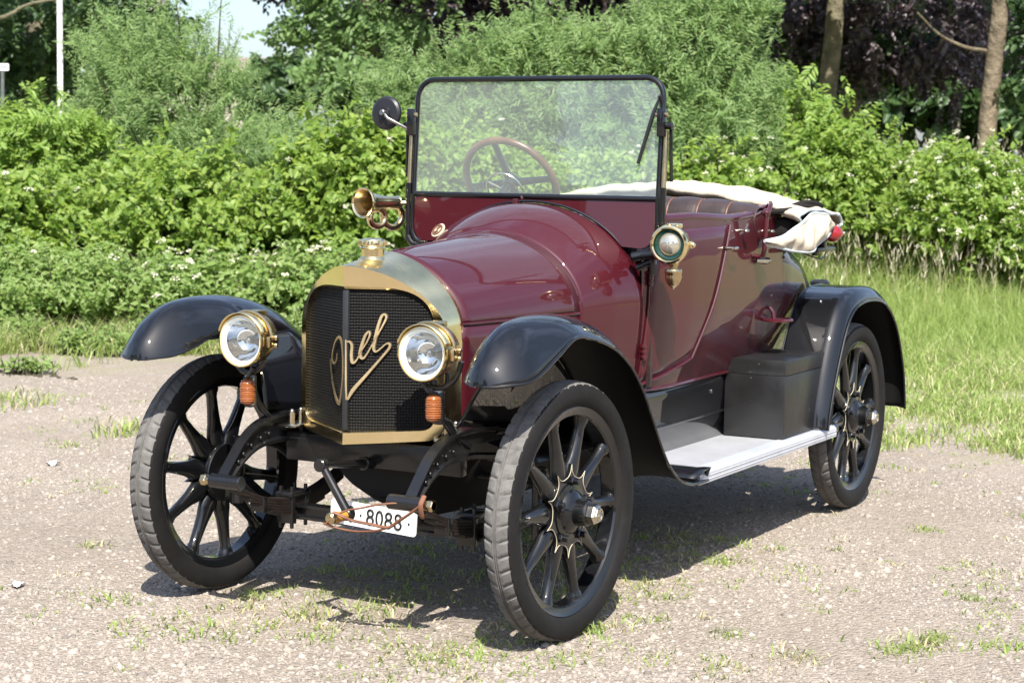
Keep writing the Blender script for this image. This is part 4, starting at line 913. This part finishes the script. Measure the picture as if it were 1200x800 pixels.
def foliage(ells, ntw, kind, scale=1.0, front=.62):
    """ells: list of (centre, radii). Twigs over the ellipsoids' outer shell, leaves along the twigs."""
    L, W, nl, tl, droop, upr = KIND[kind]; L *= scale; W *= scale
    vol = np.array([r[0]*r[2] for c, r in ells]); vol = vol/vol.sum(); which = rng.choice(len(ells), ntw, p=vol)
    cc = np.array([c for c, r in ells])[which]; rr = np.array([r for c, r in ells])[which]
    dr = unit(rng.normal(0, 1, (ntw, 3))); fl = (dr@FV > 0) & (rng.random(ntw) < front); dr[fl] -= 2*(dr[fl]@FV)[:, None]*FV
    dr[:, 2] = np.where(rng.random(ntw) < .25, dr[:, 2], np.abs(dr[:, 2])*.9-.15)
    q = .74+.30*rng.random(ntw)**.6; tip = cc+dr*rr*q[:, None]; out = unit(dr/rr)
    td = unit(out*.75+np.array((0, 0, upr))+rng.normal(0, .38, (ntw, 3))); tlen = tl*(.6+.7*rng.random(ntw)); side = unit(np.cross(td, rng.normal(0, 1, (ntw, 3))))
    k = np.tile(np.arange(nl), (ntw, 1)); f = (k+.5)/nl; sgn = np.where(k % 2 == 0, 1., -1.)
    pos = tip[:, None]-td[:, None]*((1-f)*tlen[:, None])[:, :, None]; pos[:, :, 2] -= (f**2*tlen[:, None]*.22*droop)
    sd = side[:, None]*sgn[:, :, None]; rot = np.cross(td, side)
    if kind == 'dogwood' or kind == 'nettle': sd = np.where((k % 4 < 2)[:, :, None], sd, rot[:, None]*sgn[:, :, None])
    ax = unit(td[:, None]*.55+sd*.85+rng.normal(0, .22, (ntw, nl, 3))+np.array((0, 0, -.35*droop)))
    no = unit(np.array((0, 0, .25))+np.array(SUN)*.75+out[:, None]*.4+rng.normal(0, .32, (ntw, nl, 3)))
    s_ = (.48+.75*rng.random((ntw, nl)))*(1-.35*f**3); keep = pos[:, :, 2] > .03
    V, F = leafmesh(pos[keep], ax[keep], no[keep], (L*s_)[keep], (W*s_)[keep]); return V, F, tip, out, td
def umbels(tips, outs, r=.032):
    n = len(tips); m = 16; nn = unit(outs*.5+np.array((0, 0, 1.))+rng.normal(0, .15, outs.shape)); a = unit(np.cross(nn, (0.3, .5, .1))); b = np.cross(nn, a); th = rng.random((n, m))*6.28; q = np.sqrt(rng.random((n, m)))*r*(.7+.5*rng.random((n, 1)))
    pos = tips[:, None]+nn[:, None]*.03+a[:, None]*(q*np.cos(th))[:, :, None]+b[:, None]*(q*np.sin(th))[:, :, None]-nn[:, None]*(q*q/r*.35)[:, :, None]
    ax = unit(rng.normal(0, 1, (n, m, 3))); no = unit(nn[:, None]+rng.normal(0, .3, (n, m, 3))); return leafmesh(pos.reshape(-1, 3), ax.reshape(-1, 3), no.reshape(-1, 3), .016, .016, .1)
def shrub(name, label, cat, u0, u1, d, vtop, kind, mat, ntw, flowers=0, depth=1.0, scale=1.0, group=None, zb=.0, lobes=5, core=True):
    a0 = at(u0, 400, d); a1 = at(u1, 400, d); cx = (a0+a1)/2; wd = np.linalg.norm((a1-a0)[:2])/2; H = at((u0+u1)/2, vtop, d)[2]
    cx = np.array((cx[0], cx[1], 0.))
    ells = [(cx+np.array((0, 0, zb+(H-zb)*.47)), (wd*.82, min(wd, depth)*.9, (H-zb)*.50))]
    for k in range(lobes):
        s_ = (k+.5)/lobes*2-1; hh_ = H*(.50+.33*rng.random()); c = cx+RV*wd*s_*.75+FV*rng.normal(0, .15)*depth; r_ = wd*(.38+.18*rng.random()); ells.append((c+np.array((0, 0, max(r_*.5, hh_-r_*.5))), (r_, min(r_, depth*.9), r_*(.75+.4*rng.random()))))
    E2 = []
    for c, r_ in ells: E2.append((c, (abs(RV[0])*r_[0]+abs(FV[0])*r_[1], abs(RV[1])*r_[0]+abs(FV[1])*r_[1], r_[2])))
    root = empty(name, tuple(cx)); tag(root, label, cat, group); off = cx
    V, F, tip, out, td = foliage(E2, ntw, kind, scale); f = mesh_np('foliage', V-off, F, mat, root)
    g = Geo(); idx = rng.choice(len(tip), min(70, len(tip)), replace=False)
    for i in idx:
        b = off+np.array((rng.normal(0, wd*.22), rng.normal(0, .2), 0)); e = tip[i]-td[i]*.2; m_ = (b+e)/2+np.array((0, 0, .12*H)); g.tube(np.array([b, b*.4+m_*.6, m_*.5+e*.5, e, tip[i]])-off, [.014, .011, .008, .005, .002], 5)
    o = g.build('stem', M['stem'], root)
    if flowers:
        k = rng.choice(len(tip), min(flowers, len(tip)), replace=False); fr_ = (out[k]@FV) < .25; k = k[fr_]; V, F = umbels(tip[k], out[k]); mesh_np('blossom', V-off, F, M['blossom'], root)
    return root
GC = 'leafy weed clumps on the verge at the edge of the lot'
for u0, u1, d_, vt, nn, lab in ((-10, 62, 11.3, 432, 120, 'knee high leafy weed clump standing out on the gravel left of the far wing'), (70, 165, 12.6, 372, 150, 'leafy weed clump leaning over the verge beside the far wing tip'), (150, 230, 13.0, 352, 110, 'small leafy weed clump showing just above the far front wing'), (-30, 50, 12.9, 352, 140, 'leafy weed clump below the pale weedy growth, tallest on the verge'), (330, 400, 12.9, 345, 80, 'small leafy weed clump peeping out beside the radiator')):
    shrub('weed_clump', lab, 'weed', u0, u1, d_, vt, 'nettle', M['nettle'], nn, 0, depth=.35, scale=.9, group=GC, lobes=3)
GD = 'dogwood bushes along the edge of the lot'
shrub('dogwood_shrub', 'broad leaved green bush below the compound leaved elder beside the pole', 'shrub', -70, 150, 15.0, 158, 'dogwood', M['dogwood'], 620, 12, group=GD)
shrub('dogwood_shrub', 'broad leaved green bush in front of the tall fine leaved willow bush', 'shrub', 110, 345, 14.9, 128, 'dogwood', M['dogwood'], 760, 16, group=GD)
shrub('dogwood_shrub', 'dark gapped broad leaved bush just left of the horn and mirror', 'shrub', 310, 500, 14.7, 88, 'dogwood', M['dogwood'], 700, 10, group=GD, scale=1.1)
shrub('flowering_shrub', 'low pale weedy growth with the fewest white flowers, beside the far verge', 'shrub', -40, 165, 13.7, 262, 'nettle', M['nettle'], 650, 16, depth=.6)
shrub('flowering_shrub', 'low bush dotted with white flower heads above the far front wing tip', 'shrub', 130, 300, 13.9, 272, 'dogwood', M['nettle'], 430, 36, depth=.6, scale=.8)
shrub('flowering_shrub', 'low bush thick with white flower heads left of the radiator cap', 'shrub', 275, 450, 13.9, 258, 'dogwood', M['nettle'], 430, 60, depth=.6, scale=.8)
shrub('elder_shrub', 'tall elder bush with compound leaves beside the white pole', 'shrub', -60, 130, 16.5, 70, 'elder', M['elder'], 640)
GW = 'fine leaved willow bushes rising behind the hedge'
shrub('willow_shrub', 'tallest fine leaved willow bush, beside the strip of open sky', 'shrub', 85, 308, 17.4, -78, 'willow', M['willow'], 1500, zb=-.7, group=GW, depth=1.2, lobes=7)
shrub('willow_shrub', 'lower fine leaved willow bush between the tallest one and the mirror', 'shrub', 262, 465, 17.2, 64, 'willow', M['willow'], 1000, zb=-.7, group=GW, lobes=6)
shrub('willow_shrub', 'fine leaved willow bush seen above the mirror and windscreen corner', 'shrub', 420, 590, 17.6, -5, 'willow', M['willow'], 950, group=GW, lobes=6)
shrub('willow_shrub', 'fine leaved willow bush standing behind the middle of the windscreen', 'shrub', 530, 735, 17.8, -70, 'willow', M['willow'], 1150, group=GW, scale=1.15, depth=1.3, lobes=7)
shrub('willow_shrub', 'fine leaved willow bush right of the windscreen, left of the lime elder', 'shrub', 680, 895, 17.9, -115, 'willow', M['willow'], 1350, scale=1.15, group=GW, depth=1.3, lobes=7)
shrub('dogwood_shrub', 'broad leaved bush seen through the left half of the windscreen', 'shrub', 440, 640, 16.2, 105, 'dogwood', M['dogwood'], 640, 8, group=GD)
shrub('dogwood_shrub', 'broad leaved bush seen through the right half of the windscreen', 'shrub', 600, 800, 16.6, 128, 'dogwood', M['dogwood'], 640, 22, group=GD)
shrub('dogwood_shrub', 'broad leaved bush with scattered white flowers behind the folded hood', 'shrub', 755, 930, 17.0, 140, 'dogwood', M['dogwood'], 620, 80, group=GD)
shrub('elder_shrub', 'lime green bush with feathery compound leaves below the grey tree trunk', 'shrub', 835, 1005, 18.6, 55, 'elder', M['elder'], 760, scale=1.1)
shrub('dogwood_shrub', 'broad leaved bush standing right of the lime green elder', 'shrub', 905, 1080, 18.4, 108, 'dogwood', M['dogwood'], 640, 12, group=GD)
shrub('dogwood_shrub', 'broad leaved bush with many white flowers below the brown trunk', 'shrub', 1040, 1225, 17.8, 128, 'dogwood', M['dogwood'], 700, 170, group=GD)
shrub('dogwood_shrub', 'broad leaved flowering bush cut off by the right edge', 'shrub', 1160, 1330, 17.2, 165, 'dogwood', M['dogwood'], 560, 120, group=GD)

shrub('dogwood_shrub', 'broad leaved bush next beyond the elder, carrying on the hedge out of the frame', 'shrub', -250, -40, 15.2, 170, 'dogwood', M['dogwood'], 520, 10, group=GD)
shrub('dogwood_shrub', 'farthest broad leaved bush of the hedge, well beyond the elder and out of the frame', 'shrub', -440, -220, 15.4, 190, 'dogwood', M['dogwood'], 480, 10, group=GD)
shrub('willow_shrub', 'fine leaved willow bush past the white pole, standing out of the frame', 'shrub', -330, -60, 17.6, 40, 'willow', M['willow'], 800, group=GW, lobes=6)
shrub('dogwood_shrub', 'last broad leaved bush of the hedge past the brown trunk, out of the frame', 'shrub', 1300, 1500, 17.0, 150, 'dogwood', M['dogwood'], 480, 30, group=GD)

# ---- trees behind
def tree(name, label, u, d, px, lean, ells, mat, kind, ntw, scale, bark, group=None, branches=(), h=9.0):
    b = at(u, 300, d); b[2] = 0; root = empty(name, tuple(b)); tag(root, label, 'tree', group); r = px/FPX*d/2
    zz = np.linspace(0, h, 14); g = Geo(); g.tube([RV*lean*z/h+FV*.06*math.sin(z*.8)+np.array((.03*math.sin(z*1.3), .03*math.cos(z*1.7), z)) for z in zz], [r*(1.35 if z < .3 else 1.02-.05*z) for z in zz], 18); tr = g.build('trunk', bark, root)
    g = Geo()
    for k in range(8):
        z = 4.2+k*.55; a_ = k*2.4; g.tube([RV*lean*z/h+np.array((0, 0, z)), RV*lean*z/h+np.array((math.cos(a_)*.9, math.sin(a_)*.9, z+.35)), RV*lean*z/h+np.array((math.cos(a_)*2.2, math.sin(a_)*2.2, z+.5+.2*math.sin(k)))], [r*.32, r*.2, r*.05], 8)
    g.build('limb', bark, root)
    for br in branches: g = Geo(); g.tube(cr([np.array(p)-b for p in br], 5), np.linspace(.030, .010, len(br)*5-4), 8); g.build('branch', bark, root)
    if ells:
        V, F, *_ = foliage(ells, ntw, kind, scale, front=.75); mesh_np('crown', V-b, F, mat, root)
    return root
def E(u, v, d, pu, pv, dep): c = at(u, v, d); s_ = d/FPX; a_, b_ = pu*s_, dep; return (c, (abs(RV[0])*a_+abs(FV[0])*b_, abs(RV[1])*a_+abs(FV[1])*b_, pv*s_))
GT = 'tall trees shading the ground behind the bushes'
tree('tree', 'tree with a grey trunk standing behind the lime green elder', 958, 30, 25, .3, [E(880, -40, 29, 120, 62, 2.2), E(960, -130, 28, 190, 100, 4.5), E(860, 20, 33, 60, 45, 1.5), E(1010, 60, 33, 60, 55, 1.5)], M['oak'], 'tree', 900, 1.6, M['bark_grey'], GT)
tree('tree', 'tree with a sunlit brown trunk and a bare bent branch', 1152, 25, 23, .18, [E(1262, 40, 25.5, 55, 110, 1.2), E(1190, -110, 27.5, 130, 90, 1.5), E(1275, 100, 25.5, 60, 70, 1.5), E(1110, -40, 27, 60, 60, 2)], M['oak'], 'tree', 900, 1.3, M['bark'], GT, branches=[[at(1155, 60, 25), at(1130, 55, 24.8), at(1100, 40, 24.6), at(1075, 15, 24.4)]])
tree('copper_beech', 'dark copper beech with purple leaves hanging between the two trunks', 985, 34, 30, .3, [E(1050, 25, 32, 85, 75, 2), E(1080, 80, 33, 60, 45, 1.6), E(1040, -90, 31, 150, 80, 4), E(1110, 70, 34, 50, 70, 1.5), E(990, 70, 33, 50, 60, 1.5), E(985, 20, 33, 60, 70, 1.2)], M['copper'], 'beech', 1200, 1.7, M['bark_grey'])
tree('copper_beech', 'dark copper beech rising above the windscreen and mirror', 470, 31, 34, .2, [E(470, 45, 29.5, 75, 60, 1.2), E(540, 60, 30, 80, 50, 1.5), E(620, 40, 31, 80, 50, 1.5), E(700, 30, 32, 80, 50, 1.5), E(800, 20, 33, 70, 60, 1.5), E(490, -10, 30, 110, 62, 2.2), E(560, 10, 31, 70, 55, 2), E(420, -20, 31, 60, 50, 2), E(500, -110, 30, 170, 80, 4), E(640, -10, 32, 80, 50, 2), E(760, -10, 33, 90, 50, 2)], M['copper'], 'beech', 2000, 1.7, M['bark_grey'])
tree('tree', 'green tree right of the strip of open sky', 425, 27, 22, .0, [E(425, 90, 26.2, 40, 40, 1), E(412, 40, 27, 42, 60, 1.4), E(440, -20, 27, 60, 50, 1.6)], M['limegreen'], 'tree', 420, 1.2, M['bark_grey'], GT, h=7)
tree('tree', 'dark tree with a bare arching limb behind the white pole', 40, 28, 40, .2, [E(35, 20, 27, 80, 60, 1.8), E(100, 60, 28, 60, 50, 1.6), E(-10, 90, 28, 50, 50, 1.5), E(60, -90, 27, 160, 80, 3.5), E(140, 20, 29, 40, 45, 1.3)], M['oak'], 'tree', 1000, 1.4, M['bark_grey'], GT, branches=[[at(-25, 22, 24), at(5, 20, 24), at(35, 5, 24), at(75, -1, 24), at(125, -3, 24)]])
# woodland far behind that reads as one dark mass
V1, F1, *_ = foliage([E(u, v, 42+4*(k%2), 95, 80, 2.5) for k, (u, v) in enumerate((u, v) for u in range(770, 1700, 80) for v in (-60, 40, 130))]+[E(u, v, 46, 80, 80, 2.5) for u in range(-540, 130, 75) for v in (-30, 60, 140)]+[E(u, 110, 46, 60, 70, 2.5) for u in range(390, 780, 55)], 15500, 'tree', 3.4, .9)
tag(mesh_np('woodland', V1, F1, M['oak']), 'dark woodland filling the gaps behind the bushes and trunks', 'woodland', kind='stuff')

# belt of trees on the far side of the lot, behind the viewpoint: it shows in the paint and the glass
E3 = []
for k in range(15):
    a_ = R_(-62+k*10.5); dist = 30+6*math.sin(k*2.3); c = np.array((math.cos(a_)*dist+2, math.sin(a_)*dist+1.5, 0)); hh_ = 3.2+1.9*math.sin(k*1.7)+1.2*math.sin(k*4.1)
    E3 += [(c+np.array((0, 0, hh_*.9)), (3.4, 3.4, hh_)), (c+np.array((1.5, -1, hh_*1.5)), (2.3, 2.3, hh_*.6))]
V2, F2, *_ = foliage(E3, 4200, 'tree', 6.0, .5)
tag(mesh_np('far_tree_belt', V2, F2, M['oak']), kind='stuff')

# ---- house, pole and sign glimpsed at the left
def house():
    d = 62.; b = at(205, 300, d); b[2] = 0; root = empty('house', tuple(b)); tag(root, 'pale house glimpsed through the tallest willow bush', 'house')
    def q(l, f, z): return tuple(RV*l+FV*f+np.array((0, 0, z)))
    def bx_(g, l0, l1, f0, f1, z0, z1): v = [q(l, f, z) for z in (z0, z1) for l, f in ((l0, f0), (l1, f0), (l1, f1), (l0, f1))]; g.add(v, [(0, 1, 2, 3), (4, 5, 6, 7), (0, 1, 5, 4), (1, 2, 6, 5), (2, 3, 7, 6), (3, 0, 4, 7)])
    s_ = d/FPX; l0, l1 = (155-205)*s_, (312-205)*s_; H = 4.0
    g = Geo(); bx_(g, l0, l1, 0, 6, 0, H); bx_(g, l0+.25, l0+.85, .0, 2.0, H, 6.9); g.build('wall', plain('pale_render', (.50, .43, .38), .9), root, smooth=False)
    g = Geo(); v = [q(l0-.2, -.3, H+.01), q(l1+.3, -.3, H+.01), q(l1+.3, 3, H+.9), q(l0+.9, 3, H+.9), q(l0+.9, 6.3, H+.01), q(l1+.3, 6.3, H+.01)]; g.add(v, [(0, 1, 2, 3), (3, 2, 5, 4)]); solid(g.build('roof', plain('grey_tiles', (.22, .17, .15), .9), root, smooth=False), .12)
    for k in (.2, .45):
        g = Geo(); l = l0+(l1-l0)*k; bx_(g, l-.5, l+.5, -.05, .05, 1.4, 2.7); wn_ = g.build('window', plain('window_white', (.7, .7, .68), .5), root, smooth=False); g = Geo(); bx_(g, l-.42, l+.42, -.07, -.055, 1.48, 2.62); g.build('pane', plain('dark_pane', (.03, .035, .04), .1), wn_, smooth=False)
house()
b = at(72, 300, 22.); b[2] = 0; po = empty('pole', tuple(b)); tag(po, 'slim white pole rising behind the elder bush', 'pole')
g = Geo(); g.tube([(0, 0, 0), (0, 0, 1.6), (0, 0, 4.6)], .034, 12); g.build('shaft', plain('white_pole_paint', (.78, .78, .76), .5), po)
g = Geo(); 
for z in (1.9, 2.45, 3.0): g.cyl((0, 0, z), (0, 0, z+.03), .037, 12)
g.build('collar', plain('grey_collar', (.4, .4, .4), .5), po)
c = at(3, 79, 24.); sg = empty('street_sign', (c[0], c[1], 0)); tag(sg, 'small white sign with dark lettering near the white pole', 'sign')
g = Geo(); g.cyl((0, 0, 0), (0, 0, c[2]+.05), .025, 10); g.build('post', M['steel'], sg)
def sp_(l, f, z): return tuple(RV*l+FV*f+np.array((0, 0, c[2]+z)))
g = Geo(); g.prism(rrect(-.16, .09, -.045, .045, .01, .01, 3), lambda a_, b_, h: sp_(a_, h-.04, b_), 0, .012); bo = g.build('board', M['white'], sg, smooth=False)
g = Geo()
for k in range(9): x = -.13+k*.022; g.prism([(x, -.016), (x+.013, -.016), (x+.013, .016), (x, .016)], lambda a_, b_, h: sp_(a_, h-.043, b_), 0, .002)
g.build('lettering', M['ink'], bo, smooth=False)

# ---- litter on the gravel
def scrap(u, v, r_, lab, seed):
    q = FW+RT*(u-600)/FPX-UP*(v-400)/FPX; p = C0+q*(-C0[2]/q[2]); rg = np.random.default_rng(seed); n = 7; rows = []
    for i in range(n): rows.append([(r_*(i/(n-1)-.5)*(1+.3*rg.random()), r_*(j/(n-1)-.5)*(.8+.3*rg.random()), .006+.011*rg.random()+.006*math.sin(i+j)) for j in range(n)])
    g = Geo(); g.grid(rows); o = g.build('paper_scrap', M['white'], smooth=True, ang=80); o.location = (p[0], p[1], .0); solid(o, .0008); tag(o, lab, 'litter')
scrap(62, 545, .045, 'crumpled white paper scrap lying left of the far front wheel', 3)
scrap(20, 688, .035, 'smaller white paper scrap lying on open gravel nearest the viewer', 5)
